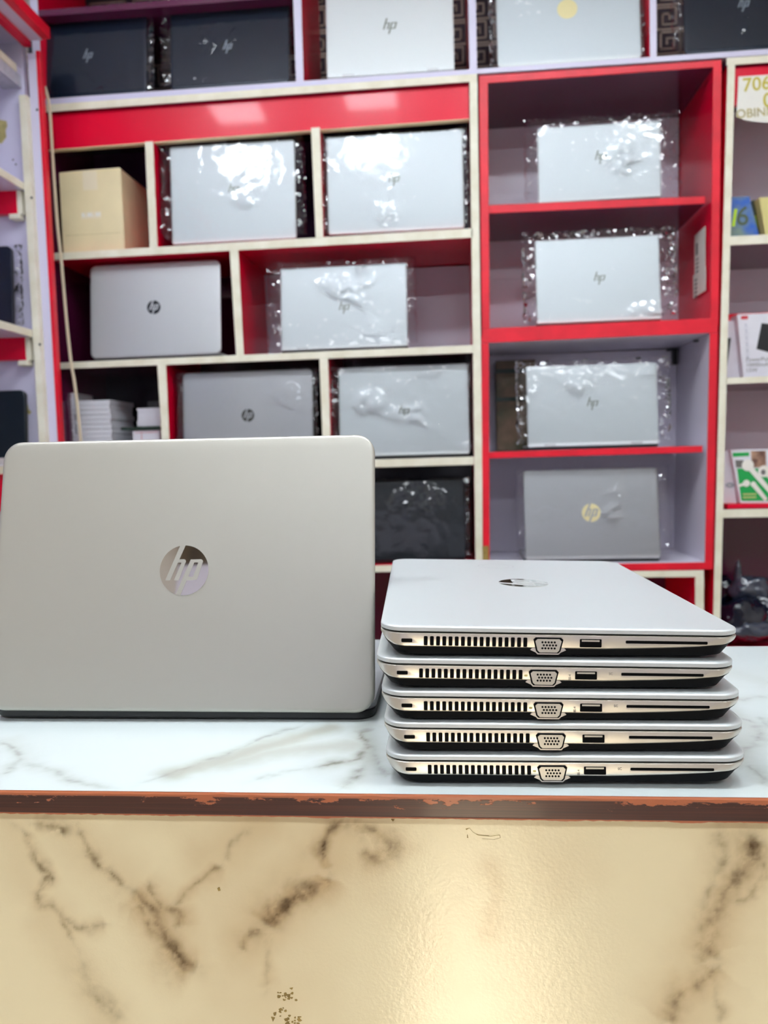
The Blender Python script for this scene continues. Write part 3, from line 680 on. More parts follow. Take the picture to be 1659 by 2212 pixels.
# --- the stack
LW, LD = .237, .338
def make_stack_laptop():
    t = thing('laptop', '', 'laptop', (0, 0, 0))
    hs = [(0, .0012), (.0012, .0030), (.0044, .0062), (.009, .0085), (.016, .0095), (.150, .0093), (.164, .0088), (.188, .0080), (.209, .0069), (.2254, .0053), (.2337, .0034), (.237, .0012)]
    def hh(x):
        for (a, ha), (b, hb) in zip(hs, hs[1:]):
            if a <= x <= b: return ha+(hb-ha)*(x-a)/(b-a)
        return 0
    ZS = .0167
    def zf(x, y, z):
        u_ = min(max(x+LW/2, .0), LW); return ZS-max(hh(u_), .0032)+z
    def zk(x, y, z):
        u_ = min(max(x+LW/2, .0), LW); return max(ZS-max(hh(u_), .0032)-z, .0026)
    C0 = Matrix.Translation((LW/2, LD/2, 0))
    bm = bmesh.new()
    slab(bm, LW, LD, .016, [(.0015, 0, 1), (.0004, .0008, 1), (0, .0020, 1) , (0, ZS-.0004), (.0006, ZS)], C0, zf, n=9)
    # fine columns along the port side so that the lower edge can curve
    bmesh.ops.subdivide_edges(bm, edges=[e for e in bm.edges if e.calc_length() > .15 and abs(e.verts[0].co.y-e.verts[1].co.y) < 1e-5], cuts=16)
    for v in bm.verts:
        x = v.co.x
        if .017 < x < LW-.017:
            base_ = ZS-max(hh(x), .0032)
            # keep the relation of the three lower rings
            for q, ins in ((0, .0015), (.0008, .0004), (.0020, 0)):
                if min(abs(v.co.y-ins), abs(LD-ins-v.co.y)) < 1e-5 and v.co.z < ZS-.0015: v.co.z = base_+q
    body = obj('body', bm, 'silver_side', t, smooth='auto')
    # recesses
    cut = bmesh.new(); z = lambda d: ZS-d
    holes = [('lock_slot', .0142, .0215, .0038, .0064)]
    for k in range(17): holes.append(('vent_slot', .0290+k*.00409, .0290+k*.00409+.0026, .0020, .0083))
    holes += [('card_slot', .1610, .2140, .0030, .0050), ('usb_port', .1312, .1455, .0024, .0080)]
    for nm, a, b, d0, d1 in holes:
        slab(cut, b-a, d1-d0, .0006, [(0, -.004), (0, .002)], Matrix.Translation(((a+b)/2, 0, z((d0+d1)/2))) @ Matrix.Rotation(R(90), 4, 'X'), n=2)
    co = obj('cutter', cut, 'soot')
    mod = body.modifiers.new('b', 'BOOLEAN'); mod.operation = 'DIFFERENCE'; mod.object = co; mod.solver = 'EXACT'
    dg = bpy.context.evaluated_depsgraph_get(); me2 = bpy.data.meshes.new_from_object(body.evaluated_get(dg))
    body.modifiers.clear(); body.data = me2
    bpy.data.objects.remove(co)
    me2.set_sharp_from_angle(angle=R(32))
    for nm, a, b, d0, d1 in holes:
        o = obj(nm, box(a-.0002, b+.0002, .0003, .0036, z(d1)-.0002, z(d0)+.0002), 'soot', t)
        if nm == 'usb_port':
            obj('contact', box(a+.0014, b-.0014, .0001, .0010, z(d0)-.0018, z(d0)-.0007), 'port_metal', o)
    # base below
    bm = bmesh.new()
    slab(bm, LW, LD, .016, [(.0055, .0008, 0, .016), (.0024, .0024, 0, .009), (.0014, .0014, 2, .0035), (.0010, .0001, 2, .0012), (.0012, -.0015, 2, .0014)], C0, zk, n=9)
    for v in bm.verts:
        if v.co.z < .0036: v.co.z += .0022*min(1, max(0, (v.co.x-.05)/.187))
    obj('bottom_cover', bm, 'underside', t, smooth='auto')
    bm = bmesh.new(); bx(bm, .012, .222, .0020, .0021, .0030, .0035)
    bm.free()
    for fx in (.03, .205):
        for fy in (.03, .30):
            bm = bmesh.new(); z_ = .0021 if fx > .1 else 0; slab(bm, .022, .008, .0035, [(0, z_), (0, z_+.0016)], Matrix.Translation((fx, fy, 0)), n=4); obj('rubber_foot', bm, 'black_plastic', t)
    # display connector
    vg = bmesh.new()
    def trap(x0, x1, z0, z1, sl, rr=.0014):
        return [(x0+rr, z1), (x1-rr, z1), (x1, z1-rr), (x1-sl, z0+rr), (x1-sl-rr, z0), (x0+sl+rr, z0), (x0+sl, z0+rr), (x0, z1-rr)]
    Mv = Matrix(((1, 0, 0, 0), (0, 0, -1, 0), (0, 1, 0, 0), (0, 0, 0, 1)))
    poly_prism(vg, trap(.1010, .1205, z(.0122), z(.0018), .0018), .0035, Mv @ Matrix.Translation((0, 0, -.0030)))
    v0 = obj('display_port', vg, 'soot', t)
    sh = bmesh.new(); poly_prism(sh, trap(.1022, .1193, z(.0116), z(.0027), .0015), .0006, Mv @ Matrix.Translation((0, 0, .0002)))
    obj('port_shell', sh, 'port_metal', v0)
    ph = bmesh.new()
    for rr_, (zz, off) in enumerate(((.0048, 0), (.0068, .0009), (.0088, 0))):
        for k in range(5):
            cx_ = .1068+off+k*.0020; c_ = [(cx_+.00072*math.cos(a), z(zz)+.00072*math.sin(a)) for a in [i*math.pi/4 for i in range(8)]]
            poly_prism(ph, c_, .0002, Mv @ Matrix.Translation((0, 0, .0007)))
    obj('pin_hole', ph, 'soot', v0)
    bmp = bmesh.new(); poly_prism(bmp, trap(.0990, .1225, z(.0132), z(.0088), .0035), .012, Mv @ Matrix.Translation((0, 0, -.0122)))
    obj('port_hump', bmp, 'silver_side', t)
    # lid
    bm = bmesh.new(); slab(bm, LW, LD, .0165, [(.0010, .0002), (0, .0007), (0, .0030), (.0004, .0036), (.0012, .0040), (.0034, .0043), (.0100, .0044)], C0 @ Matrix.Translation((0, 0, ZS+.0006)), n=9)
    lid = obj('lid', bm, 'silver', t, smooth='auto')
    bm = bmesh.new(); slab(bm, LW-.003, LD-.003, .0155, [(0, ZS-.0002), (0, ZS+.0009)], C0); obj('seam', bm, 'soot', t)
    return t, lid
proto, plid = make_stack_laptop()
# seam line positions (left, right) of the five laptops as measured on the near side
words = ['topmost silver laptop of the stack, its lid and mirrored logo in full view', 'second silver laptop from the top of the stack, sticking out furthest left',
         'middle silver laptop of the stack of five on the counter', 'fourth silver laptop from the top of the stack, second from the counter',
         'lowest silver laptop of the stack, lying on the marble counter']
seams = [((818, 1366), (1598, 1379)), ((809, 1436), (1592, 1448)), ((820, 1507), (1594, 1516)), ((826, 1575), (1597, 1582)), ((830, 1645), (1603, 1651))]
yy = [.520, .523, .526, .528, .530]
stack = []
tilt0, dtilt = R(.85), R(.16)
z = 1.0002
order = [4, 3, 2, 1, 0]
for n_, i in enumerate(order):
    t = proto if n_ == 0 else copy_tree(proto)
    Lp = at(*seams[i][0], .545); Rp = at(*seams[i][1], .545)
    Y = .5195
    pl = at(seams[i][0][0], seams[i][0][1], Y)
    ang = R([2.8, 2.0, 1.0, .5, 0.][i])
    tl = R([1.95, 1.6, .99, .52, .02][i])
    t.rotation_euler = (0, tl, ang)
    rot = t.rotation_euler.to_matrix()
    anchor = rot @ Vector((0.0, .0165, .0167))
    p = Vector((pl.x, Y+.0165, pl.z)) - anchor
    zoff = 1.0004 - 0 if i == 4 else None
    t.location = p
    t['label'] = words[i]; t['group'] = 'silver laptops stacked on the counter'
    stack.append(t)
for t in stack: print('STACK', [round(v, 4) for v in t.location])
# logo of the topmost only
top = stack[-1]
tlid = [c for c in top.children if c.name.startswith('lid')][0]
tlid.data = tlid.data.copy()
Ml = Matrix.Translation((LW*.5, LD*.53, .0217)) @ Matrix.Rotation(R(90), 4, 'Z')
round_logo(tlid, .0215, Ml, 'chrome', 'silver')
bm = bmesh.new()
for rr_, r2 in ((.018, .0172), (.0135, .0129)):
    a = [bm.verts.new((.105+rr_*math.cos(k*math.pi/20), .285+rr_*math.sin(k*math.pi/20), .02173)) for k in range(40)]
    b = [bm.verts.new((.105+r2*math.cos(k*math.pi/20), .285+r2*math.sin(k*math.pi/20), .02173)) for k in range(40)]
    for k in range(40): bm.faces.new((a[k], a[(k+1) % 40], b[(k+1) % 40], b[k]))
obj('ring_mark', bm, 'silver_grey', tlid)
# tiny printed marks beside the ports of the laptops that show them
for i, t in zip(order, stack):
    if i in (1, 2, 4):
        Mt = Matrix.Translation((.1530, -.00005, .0122)) @ Matrix.Rotation(R(90), 4, 'X')
        text('printed_mark', 'SC', .0022, 'grey_ink', t, Mt)
        Mt = Matrix.Translation((.1285, -.00005, .0083)) @ Matrix.Rotation(R(90), 4, 'X') @ Matrix.Rotation(R(90), 4, 'Z')
        text('printed_mark', 'SS-4', .0022, 'grey_ink', t, Mt)
    if i in (1, 2, 4):
        bm = bmesh.new(); slab(bm, .0022, .0012, .0005, [(0, 0), (0, .0002)], Matrix.Translation((.0992, -.00002, .0109)) @ Matrix.Rotation(R(90), 4, 'X'), n=2)
        obj('printed_mark', bm, 'stain', t)

# --- laptops on the shelves: pixel corners of the lid (left, right, top, bottom) -> metres at the shelf
def shelf_laptop(px0, px1, pt_, pb, zs, Y, lean, m, logo, lm, label, letter=None, rad=.010, lx=None, ly=None, logo_r=.0165, gap=False, group='laptops standing on the wall shelves', base_m='silver_grey'):
    a = at(px0, (pt_+pb)/2, Y+.01); b = at(px1, (pt_+pb)/2, Y+.01); tp = at((px0+px1)/2, pt_, Y+.22*math.sin(lean))
    W = b.x-a.x; LH = (tp.z-(zs+.0095))/math.cos(lean)
    cx_ = (a.x+b.x)/2
    dx = at(lx, ly, Y+.01).x-cx_ if lx else 0; lz = (at(lx, ly, Y+.01).z-zs-.0095)/(LH*math.cos(lean)) if lx else .5
    t, Mx = make_open_laptop(label, (cx_, Y, zs+.0003), 0, W, LH, lean, m, logo, lm, letter, rad=rad, group=group, logo_r=logo_r, hinge_gap=gap, logo_dx=dx, logo_z=lz, base_m=base_m)
    return t, Mx, W, LH
FB = 8.0
SL = {}
def SLAP(key, *a, **k): SL[key] = shelf_laptop(*a, **k)
SLAP('T1', 62, 318, 40, 200, 2.1815, 2.13, R(7), 'navy_lid', 'letters', 'grey_logo', 'navy laptop at the far left of the top shelf with plain grey letters', lx=192, ly=122, logo_r=.019, base_m='black_plastic')
SLAP('T2', 370, 625, 20, 188, 2.1815, 2.13, R(7), 'navy_lid', 'round', 'black_lid', 'navy laptop on the top shelf left of the first white post, round dark logo', letter='grey_logo', lx=493, ly=103, logo_r=.018, base_m='black_plastic')
SLAP('T3', 705, 980, -40, 158, 2.1815, 2.125, R(6), 'silver_pale', 'slant', 'bronze_logo', 'pale silver laptop standing unwrapped in the middle of the top shelf', lx=840, ly=58, logo_r=.020, gap=True, rad=.006)
SLAP('T4', 1072, 1382, -70, 136, 2.1815, 2.13, R(7), 'silver_pale', 'round', 'gold_logo', 'silver laptop in film on the top shelf with a shining round logo', lx=1225, ly=20, logo_r=.025, letter='gold_logo')
SLAP('T5', 1475, 1735, -70, 112, 2.1815, 2.13, R(7), 'navy_lid', 'letters', 'grey_logo', 'navy laptop in film at the right end of the top shelf', lx=1605, ly=10, logo_r=.020, base_m='black_plastic')
SLAP('L1', 372, 640, 311, 518, 1.785, 2.13, R(3), 'silver_pale', 'slant', 'bronze_logo', 'silver laptop in film standing between the carton and the next cream divider', lx=505, ly=412, rad=.006)
SLAP('L2', 708, 1001, 290, 500, 1.789, 2.13, R(3), 'silver_pale', 'slant', 'bronze_logo', 'silver laptop in film below the red fascia, right bay of that row', lx=850, ly=390, rad=.008)
SLAP('L3', 197, 478, 568, 770, 1.4925, 2.125, R(6), 'silver_grey', 'round', 'dark_chrome', 'grey laptop with rounded corners standing unwrapped, dark round logo', letter='silver_grey', lx=334, ly=664, logo_r=.0185, rad=.016)
SLAP('L4', 607, 880, 575, 757, 1.4955, 2.135, R(7), 'silver_pale', 'slant', 'bronze_logo', 'silver laptop in film in the wide bay of the second row', lx=742, ly=664, rad=.004, gap=True)
SLAP('L5', 397, 677, 802, 1002, 1.2075, 2.13, R(6), 'silver_grey', 'round', 'dark_chrome', 'grey laptop partly hidden by the big laptop on the counter, dark ring logo', letter='silver_grey', lx=537, ly=897, logo_r=.0175, rad=.012)
SLAP('L6', 733, 1013, 790, 988, 1.2085, 2.13, R(6), 'silver_pale', 'slant', 'bronze_logo', 'silver laptop in film in the third row beside the red cabinet', lx=871, ly=888, rad=.008)
SLAP('L7', 722, 1004, 1038, 1212, .9275, 2.14, R(9), 'black_lid', 'letters', 'navy_lid', 'black laptop in film in the lowest visible row left of the red cabinet', lx=877, ly=1117, rad=.010, base_m='black_plastic')
SLAP('R1', 1160, 1425, 271, 433, 1.8455, 2.145, R(2.5), 'silver_pale', 'slant', 'bronze_logo', 'silver laptop in heavily crinkled film, top bay of the red cabinet', lx=1293, ly=343, rad=.005)
SLAP('R2', 1157, 1425, 515, 696, 1.539, 2.14, R(7), 'silver_pale', 'slant', 'bronze_logo', 'silver laptop in film standing just above the joint of the red cabinets', lx=1292, ly=601, rad=.005)
SLAP('R3', 1138, 1420, 788, 963, 1.2213, 2.14, R(7), 'silver_pale', 'slant', 'bronze_logo', 'silver laptop in film on the shelf of the white lined red cabinet', lx=1277, ly=871, rad=.005, gap=True)
SLAP('R4', 1132, 1424, 1012, 1212, .9230, 2.14, R(9), 'silver_grey', 'round', 'gold_logo', 'grey laptop in film at the bottom of the red cabinet, bright gold round logo', lx=1277, ly=1107, logo_r=.0245, letter='silver_grey', rad=.009)

# --- clear film bags pulled over the lids
def film_bag(key, l, r_, t_, seed, label, crumple=1., top_open=False):
    """pocket of thin film over a lid: front and back sheets joined at sides and top, open below; l, r_, t_: how far it stands out"""
    lap, Mx, W, LH = SL[key]
    g = thing('plastic_bag', label, 'bag', lap.location, 0, 'clear film bags over laptops')
    w0, w1, h0, h1 = -W/2-l, W/2+r_, .009, LH+t_
    nx, nz = 62, 42
    bm = bmesh.new()
    def dep(u_, v_, side):
        x = w0+(w1-w0)*u_; v = h0+(h1-h0)*v_
        # distance outside the lid decides how far the two sheets are pressed together
        ox = max(0, -W/2-x, x-W/2); oy = max(0, v-LH)
        o_ = math.hypot(ox, oy); near = math.exp(-(o_/.012)**2)
        base_ = .0012 if side > 0 else -.0088
        mid = -.003
        d = mid+(base_-mid)*near
        e = min(u_, 1-u_)*(w1-w0); e2 = (1-v_)*(h1-h0); env = min(1, e/.006)*min(1, e2/.006)
        p = Vector((x*20+seed*3.1, v*20, side*5))
        n1 = noise.noise(p); rg = abs(noise.noise(p*1.3+Vector((9, seed, 0))))
        q = Vector((x, v, seed*.37))
        n2 = abs(noise.noise(q*62+Vector((n1*2, 0, side)))); n3 = noise.noise(q*150); n4 = abs(noise.noise(q*34+Vector((4, 2, side))))
        w_ = 1-near
        pz_ = noise.noise(Vector((x*9, v*9, seed*2.7))); patch = .05+.6*min(1, max(0, (pz_-.30)*4)); patch = patch+(1-patch)*w_
        bump_ = crumple*(.0050*abs(n1)+.0060*(1-min(1, rg*2.4))+.0030*n4+(.0010+.0030*w_)*n2+(.0002+.0020*w_)*n3)*(.8+.5*w_)*patch
        return x, v, d + side*bump_*env
    for side in (1, -1):
        rows = []
        for j in range(nz+1):
            row = []
            for i in range(nx+1):
                u_, v_ = i/nx, j/nz
                x, v, d = dep(u_, v_, side)
                if side > 0 or True:
                    jx = .004*noise.noise((v*60, seed, 3 if u_ < .5 else 8)) if (u_ < .04 or u_ > .96) else 0
                    jv = .004*noise.noise((x*60, seed, 5)) if v_ > .95 else 0
                if 0 < i < nx and 0 < j < nz: jx += random.uniform(-.0022, .0022); jv += random.uniform(-.0022, .0022)
                row.append(bm.verts.new(Mx @ Vector((x+jx, v+jv, d))))
            rows.append(row)
        for a, b in zip(rows, rows[1:]):
            for i in range(nx):
                if random.random() < .5: bm.faces.new((a[i], a[i+1], b[i+1])); bm.faces.new((a[i], b[i+1], b[i]))
                else: bm.faces.new((a[i], a[i+1], b[i])); bm.faces.new((a[i+1], b[i+1], b[i]))
        if side < 0:
            pass
    o = obj('film', bm, 'film', g)
    return g
film_bag('T1', .012, .020, .004, 1, 'clear film bag over the navy laptop at the far left of the top shelf', .8)
film_bag('T2', .030, .012, .004, 2, 'clear film bag over the navy laptop beside the first white post')
film_bag('T4', .018, .010, .010, 3, 'clear film bag over the top shelf laptop with the shining logo')
film_bag('T5', .030, .020, .010, 4, 'clear film bag over the navy laptop at the right end of the top shelf')
film_bag('L1', .032, .028, .018, 25, 'clear film bag over the laptop next to the carton, wide crinkled sides', 1.2)
film_bag('L2', .018, .014, .004, 6, 'clear film bag over the laptop below the right half of the red fascia')
film_bag('L4', .036, .026, .018, 7, 'clear film bag over the laptop in the wide second row bay', 1.3)
film_bag('L5', .020, .012, .004, 8, 'clear film bag over the grey laptop partly hidden by the big laptop', .5)
film_bag('L6', .022, .010, .004, 9, 'clear film bag over the third row laptop beside the red cabinet', .9)
film_bag('L7', .020, .018, .006, 10, 'clear film bag over the black laptop in the lowest visible row', .9)
film_bag('R1', .034, .050, .022, 31, 'clear film bag over the laptop in the top bay of the red cabinet', 1.5)
film_bag('R2', .034, .042, .024, 12, 'clear film bag over the laptop just above the joint of the red cabinets')
film_bag('R3', .028, .034, .016, 13, 'clear film bag over the laptop on the white lined cabinet shelf')
film_bag('R4', .022, .030, .006, 14, 'clear film bag over the laptop with the gold round logo', .8)

# --- side shelf laptops at the far left: closed, leaning on the end panel
def leaning_laptop(label, px0, px1, pt_, zs, Y, m):
    lean = R(4); a = at(px0, pt_, Y); b = at(px1, pt_, Y); W = b.x-a.x; LH = (b.z-zs)/math.cos(lean)
    t = thing('laptop', label, 'laptop', ((a.x+b.x)/2, Y, zs+.0006), 0, 'laptops on the side shelves')
    ca, sa = math.cos(lean), math.sin(lean)
    Mx = Matrix(((1, 0, 0, 0), (0, sa, -ca, 0), (0, ca, sa, 0), (0, 0, 0, 1))); Mc = Mx @ Matrix.Translation((0, LH/2, 0))
    bm = bmesh.new(); slab(bm, W, LH, .014, [(.001, -.005), (0, -.004), (0, -.0015), (.002, 0)], Mc); obj('lid', bm, m, t, smooth='auto')
    bm = bmesh.new(); slab(bm, W-.002, LH, .014, [(.006, -.017), (0, -.013), (0, -.0055)], Mc); obj('base', bm, 'black_plastic', t, smooth='auto')
    return t, Mx, W, LH
z2 = at(50, 727, YS-.03).z+.016
SL['S1'] = leaning_laptop('dark wrapped laptop on the side shelf at the left frame edge', -180, 17, 528, z2, 1.925, 'navy_lid')
film_bag('S1', .02, .026, .004, 15, 'clear film bag over the dark laptop on the side shelf', 1.0)
z3 = at(50, 1020, YS-.03).z+.016
leaning_laptop('black laptop on the lower side shelf behind the big silver lid', -200, 48, 842, z3+.0205, 1.925, 'black_lid')
# folded white cloth it stands on
bm = bmesh.new()
for k in range(3):
    slab(bm, .42, .26, .02, [(.004, .0+.0068*k), (0, .0018+.0068*k), (0, .0048+.0068*k), (.004, .0064+.0068*k)], Matrix.Translation((-1.27, 1.835, z3+.0001)))
tag(obj('folded_cloth', bm, 'cloth', smooth='auto'), 'folded white cloth under the black laptop on the side shelf', 'cloth')
# white packet and black red books below
def px_box(name, px0, px1, pt_, pb, Y, dy, m, parent=None, bevel=.001):
    a = at(px0, pb, Y); b = at(px1, pt_, Y)
    return obj(name, box(a.x, b.x, Y, Y+dy, a.z, b.z), m, parent, bevel=bevel)

# ================================================================ SMALL THINGS ON THE SHELVES
# carton
a = at(140, 541, 2.13); b = at(266, 380, 2.13)
t = thing('cardboard_box', 'tan cardboard box in the top left bay of the red shelf unit', 'box', ((a.x+b.x)/2, 2.19, 1.7845))
bw, bh = b.x-a.x, .213
obj('carton_body', box(-bw/2, bw/2+.0, -.07, .13, 0, bh), 'carton', t, bevel=.002)
bm = hexa([(-bw/2, bh+.0003), (bw/2, bh+.0003), (bw/2-.004, bh+.004), (-bw/2+.05, bh+.003), (-bw/2+.003, bh+.0015)], -.068, .128); obj('top_flap', bm, 'carton', t)
obj('packing_tape', box(-.02, .02, -.0708, -.0702, bh-.05, bh), 'tape', t)
o = obj('label_strip', box(-.030, .026, -.0708, -.0702, .088, .106), 'tape', t)
bm = bmesh.new()
for k, w_ in enumerate((.006, .004, .007, .005, .003, .006, .005)): bx(bm, -.027+k*.0078, -.027+k*.0078+w_, -.0712, -.0709, .0935, .0935+.004+.006*(k % 3 != 1))
obj('print', bm, 'sign', o)
bm = bmesh.new(); bx(bm, -bw/2+.01, bw/2-.01, -.0704, -.0701, .047, .0478); obj('crease', bm, 'stain', t)
t.rotation_euler.z = R(-1)

# hanging cord
pts = [(97, 188), (106, 226), (111, 294), (115, 362), (124, 486), (131, 550), (138, 629), (145, 708), (154, 787), (160, 820), (167, 874), (174, 947), (182, 1020), (190, 1100)]
Yc = 2.05
P = [at(px, py, Yc) for px, py in pts]; P[0] = at(97, 188, Yc)
Q = []
for i in range(len(P)-1):
    p0, p1, p2, p3 = P[max(i-1, 0)], P[i], P[i+1], P[min(i+2, len(P)-1)]
    for k in range(5):
        s_ = k/5; Q.append(.5*((2*p1)+(-p0+p2)*s_+(2*p0-5*p1+4*p2-p3)*s_*s_+(-p0+3*p1-3*p2+p3)*s_**3))
Q.append(P[-1])
bm = bmesh.new(); tube(bm, Q, .0042, 8)
tag(obj('hanging_cord', bm, 'cord', smooth=True), 'cream cord hanging down in front of the left end of the red shelves', 'cord')

# stacks of slim white boxes, bay left of the round ring logo
ORD = ['lowest', 'second lowest', 'third lowest', 'fourth lowest', 'fifth from below', 'sixth from below', 'seventh from below', 'eighth from below', 'ninth from below', 'tenth from below', 'eleventh from below', 'twelfth from below', 'thirteenth from below', 'fourteenth from below', 'fifteenth from below', 'sixteenth from below', 'seventeenth from below']
def stack_boxes(px0, px1, top_py, bot_py, Y, dy, n, wd, group, first):
    a = at(px0, bot_py, Y); b = at(px1, top_py, Y); h = (b.z-a.z)/n
    src = None
    for k in range(n):
        t = tag(obj('slim_box', box(-(b.x-a.x)/2, (b.x-a.x)/2, 0, dy, .0003, h-.0006), 'paper', bevel=.0008), first, 'box', group) if src is None else src.copy()
        if src is None: src = t
        else: COL.objects.link(t)
        t.location = ((a.x+b.x)/2+random.uniform(-.0015, .0015), Y+random.uniform(0, .004), a.z+k*h)
        t.rotation_euler.z = R(random.uniform(-1.2, 1.2))
        t['label'] = ORD[k]+' '+first
zb = 1.2068
pz = lambda Y: 0
def py_of_z(px, z, Y):
    lo, hi = 0, 2212
    for _ in range(40):
        m_ = (lo+hi)/2
        if at(px, m_, Y).z > z: lo = m_
        else: hi = m_
    return lo
stack_boxes(132, 158, 848, py_of_z(145, zb, 2.16), 2.16, .12, 17, 0, 'slim white boxes, narrow left stack', 'slim white box of the narrow stack behind the hanging cord')
stack_boxes(168, 236, 863, py_of_z(200, zb, 2.15), 2.15, .16, 14, 0, 'slim white boxes, wide stack', 'slim white box of the wide stack right of the hanging cord')
t = tag(px_box('carton_box', 290, 344, 929, py_of_z(310, zb, 2.16), 2.16, .12, 'paper'), 'white box with red outlines under the small white stack', 'box')
obj('print_line', box(at(290, 930, 2.16).x+.003, at(343, 930, 2.16).x-.003, 2.1594, 2.1599, at(300, 935, 2.16).z, at(300, 935, 2.16).z+.0012), 'red_ink', t)
obj('print_line', box(at(305, 930, 2.16).x, at(305, 930, 2.16).x+.0012, 2.1594, 2.1599, at(300, 948, 2.16).z-.03, at(300, 935, 2.16).z), 'red_ink', t)
zc = at(300, 929, 2.16).z
t = tag(obj('green_tray', box(at(262, 925, 2.16).x, at(346, 925, 2.16).x, 2.155, 2.27, zc+.0006, zc+.0085), 'green_dark', bevel=.001), 'dark green flat case on the white box with red outlines', 'case')
stack_boxes(297, 344, 880, py_of_z(320, zc+.0092, 2.16), 2.16, .10, 7, 0, 'slim white boxes, small stack', 'slim white box of the small stack on the dark green case')
zt_ = at(320, 880, 2.16).z
tag(px_box('black_case', 318, 345, 866, py_of_z(330, zt_+.0008, 2.17), 2.17, .08, 'black_plastic', bevel=.002), 'small black case on top of the small white stack', 'case')
# coiled cable and adapter
bm = bmesh.new(); c_ = at(253, 945, 2.14)
pp = []
for k in range(64):
    a_ = k*2*math.pi/21; pp.append((c_.x+.014*math.cos(a_)+.002*k/20, 2.150+.006*math.sin(a_*1.0)+.0007*k/8, zb+.034+.029*math.sin(a_)))
tube(bm, pp, .0022, 6)
tag(obj('coiled_cable', bm, 'cord', smooth=True), 'small coil of cream cable between the white stacks', 'cable')
bm = bmesh.new(); c_ = at(280, 947, 2.15); bmesh.ops.create_uvsphere(bm, u_segments=20, v_segments=12, radius=.017)
for v in bm.verts: v.co.y *= .7
o = tag(obj('cable_reel', bm, 'paper', smooth=True), 'round white cable reel on the shelf left of the red lined box', 'reel'); o.location = (c_.x, 2.165, zb+.0172)

# paper strips on the right inner wall of the upper red cabinet
xw = .650
t = thing('paper_tag', 'two white paper tags with black print stuck inside the red cabinet wall', 'tag', (xw, 2.14, 1.62))
def wall_quad(y0, y1, z0, z1, th, off): return box(-off-th, -off, y0, y1, z0, z1)
z_t, z_m, z_b = at(1515, 490, 2.14).z-1.62, at(1512, 578, 2.14).z-1.62, at(1508, 630, 2.14).z-1.62
s1 = obj('upper_slip', wall_quad(-.005, .085, z_m-.01, z_t, .0008, .003), 'sign', t)
s2 = obj('lower_slip', wall_quad(-.012, .095, z_b, z_m, .0008, .004), 'sign', t)
bm = bmesh.new(); bx(bm, -.0042, -.0039, .055, .072, z_t-.055, z_t-.025)
for k in range(7):
    zz = z_t-.065-k*.0105
    for q in range(4): bx(bm, -.0042, -.0039, .050+q*.006, .0545+q*.006, zz-.004, zz)
obj('print', bm, 'grey_ink', s1)
bm = bmesh.new()
for k in range(5):
    zz = z_m-.015-k*.0105
    for q in range(4): bx(bm, -.0052, -.0049, .058+q*.006, .0625+q*.006, zz-.005, zz)
obj('print', bm, 'grey_ink', s2)

# brown and green carton at the back of the white lined cabinet
a = at(1062, 845, 2.30); b = at(1112, 778, 2.30)
t = thing('wrapped_parcel', 'brown box with dark green tape behind the film bag in the white lined cabinet', 'box', ((a.x+b.x)/2+.03, 2.33, 1.2213))
hh_ = b.z-1.2213
obj('parcel_body', box(-.05, .06, -.03, .03, .0, hh_), 'brown_box', t, bevel=.002)
for zz in (hh_*.55, hh_*.86): obj('tape_band', box(-.0505, .0605, -.0308, .0308, zz, zz+.012), 'green_dark', t)

# right unit: sign
t = thing('paper_sign', 'handwritten paper sign taped over the red fascia at the right', 'sign', (0, 0, 0))
q = [at(1594, 167, 2.108), at(1700, 160, 2.108), at(1700, 268, 2.108), at(1650, 266, 2.108), at(1610, 262, 2.108), at(1589, 254, 2.108), at(1592, 210, 2.108)]
sh = obj('sheet', hexa([(p.x, p.z) for p in q[::-1]], 2.104, 2.1046), 'sign', t)
def sgn(s, px, py, hpx, m, bold=.0004, rot=-2.0):
    p = at(px, py, 2.1036); sz = hpx*2.1/F/.70
    text('handwriting', s, sz, m, sh, Matrix.Translation((p.x, 2.1034, p.z)) @ Matrix.Rotation(R(rot), 4, 'Y') @ Matrix.Rotation(R(90), 4, 'X'), bold)
sgn('706', 1604, 198, 26, 'ochre_ink', .0006); sgn('0', 1648, 232, 28, 'ochre_ink', .0006); sgn('OBINN', 1590, 256, 17, 'stain', .0004)
# gift style boxes with number
t = thing('phone_box', 'blue and green box printed with the number 16 on the right unit', 'box', (0, 0, 0))
zb2 = 1.7385
def slanted(name, pq, Y, dy, m, parent): 
    return obj(name, hexa([(at(px, py, Y).x, at(px, py, Y).z) for px, py in pq], Y, Y+dy), m, parent, bevel=.001)
pb_ = py_of_z(1600, zb2+.0004, 2.14)
bb = slanted('box_body', [(1572, pb_), (1642, pb_), (1619, 424), (1566, 425)], 2.14, .04, 'blue_box', t)
def bxtext(s, px, py, hpx, Y, m, parent, bold=.0, rot=0):
    p = at(px, py, Y); sz = hpx*Y/F/.70
    return text('print', s, sz, m, parent, Matrix.Translation((p.x, Y-.0004, p.z)) @ Matrix.Rotation(R(rot), 4, 'Y') @ Matrix.Rotation(R(90), 4, 'X'), bold)
bxtext('1', 1571, 487, 34, 2.14, 'green_glow', bb, .001, 8); bxtext('6', 1588, 486, 38, 2.14, 'olive_box', bb, .0006, 4)
t = thing('phone_box', 'dark olive box with a lime stripe behind the blue numbered box', 'box', (0, 0, 0))
bb = slanted('box_body', [(1636, pb_), (1690, pb_), (1690, 426), (1626, 432)], 2.185, .03, 'olive_box', t)
q = [(1630, 466), (1636, 464), (1642, 478), (1643, 490), (1638, 494), (1633, 480)]
obj('stripe', hexa([(at(x, y, 2.185).x, at(x, y, 2.185).z) for x, y in q], 2.1842, 2.1849), 'green_glow', bb)
t = thing('phone_box', 'pale yellow box at the right frame edge beside the numbered box', 'box', (0, 0, 0))
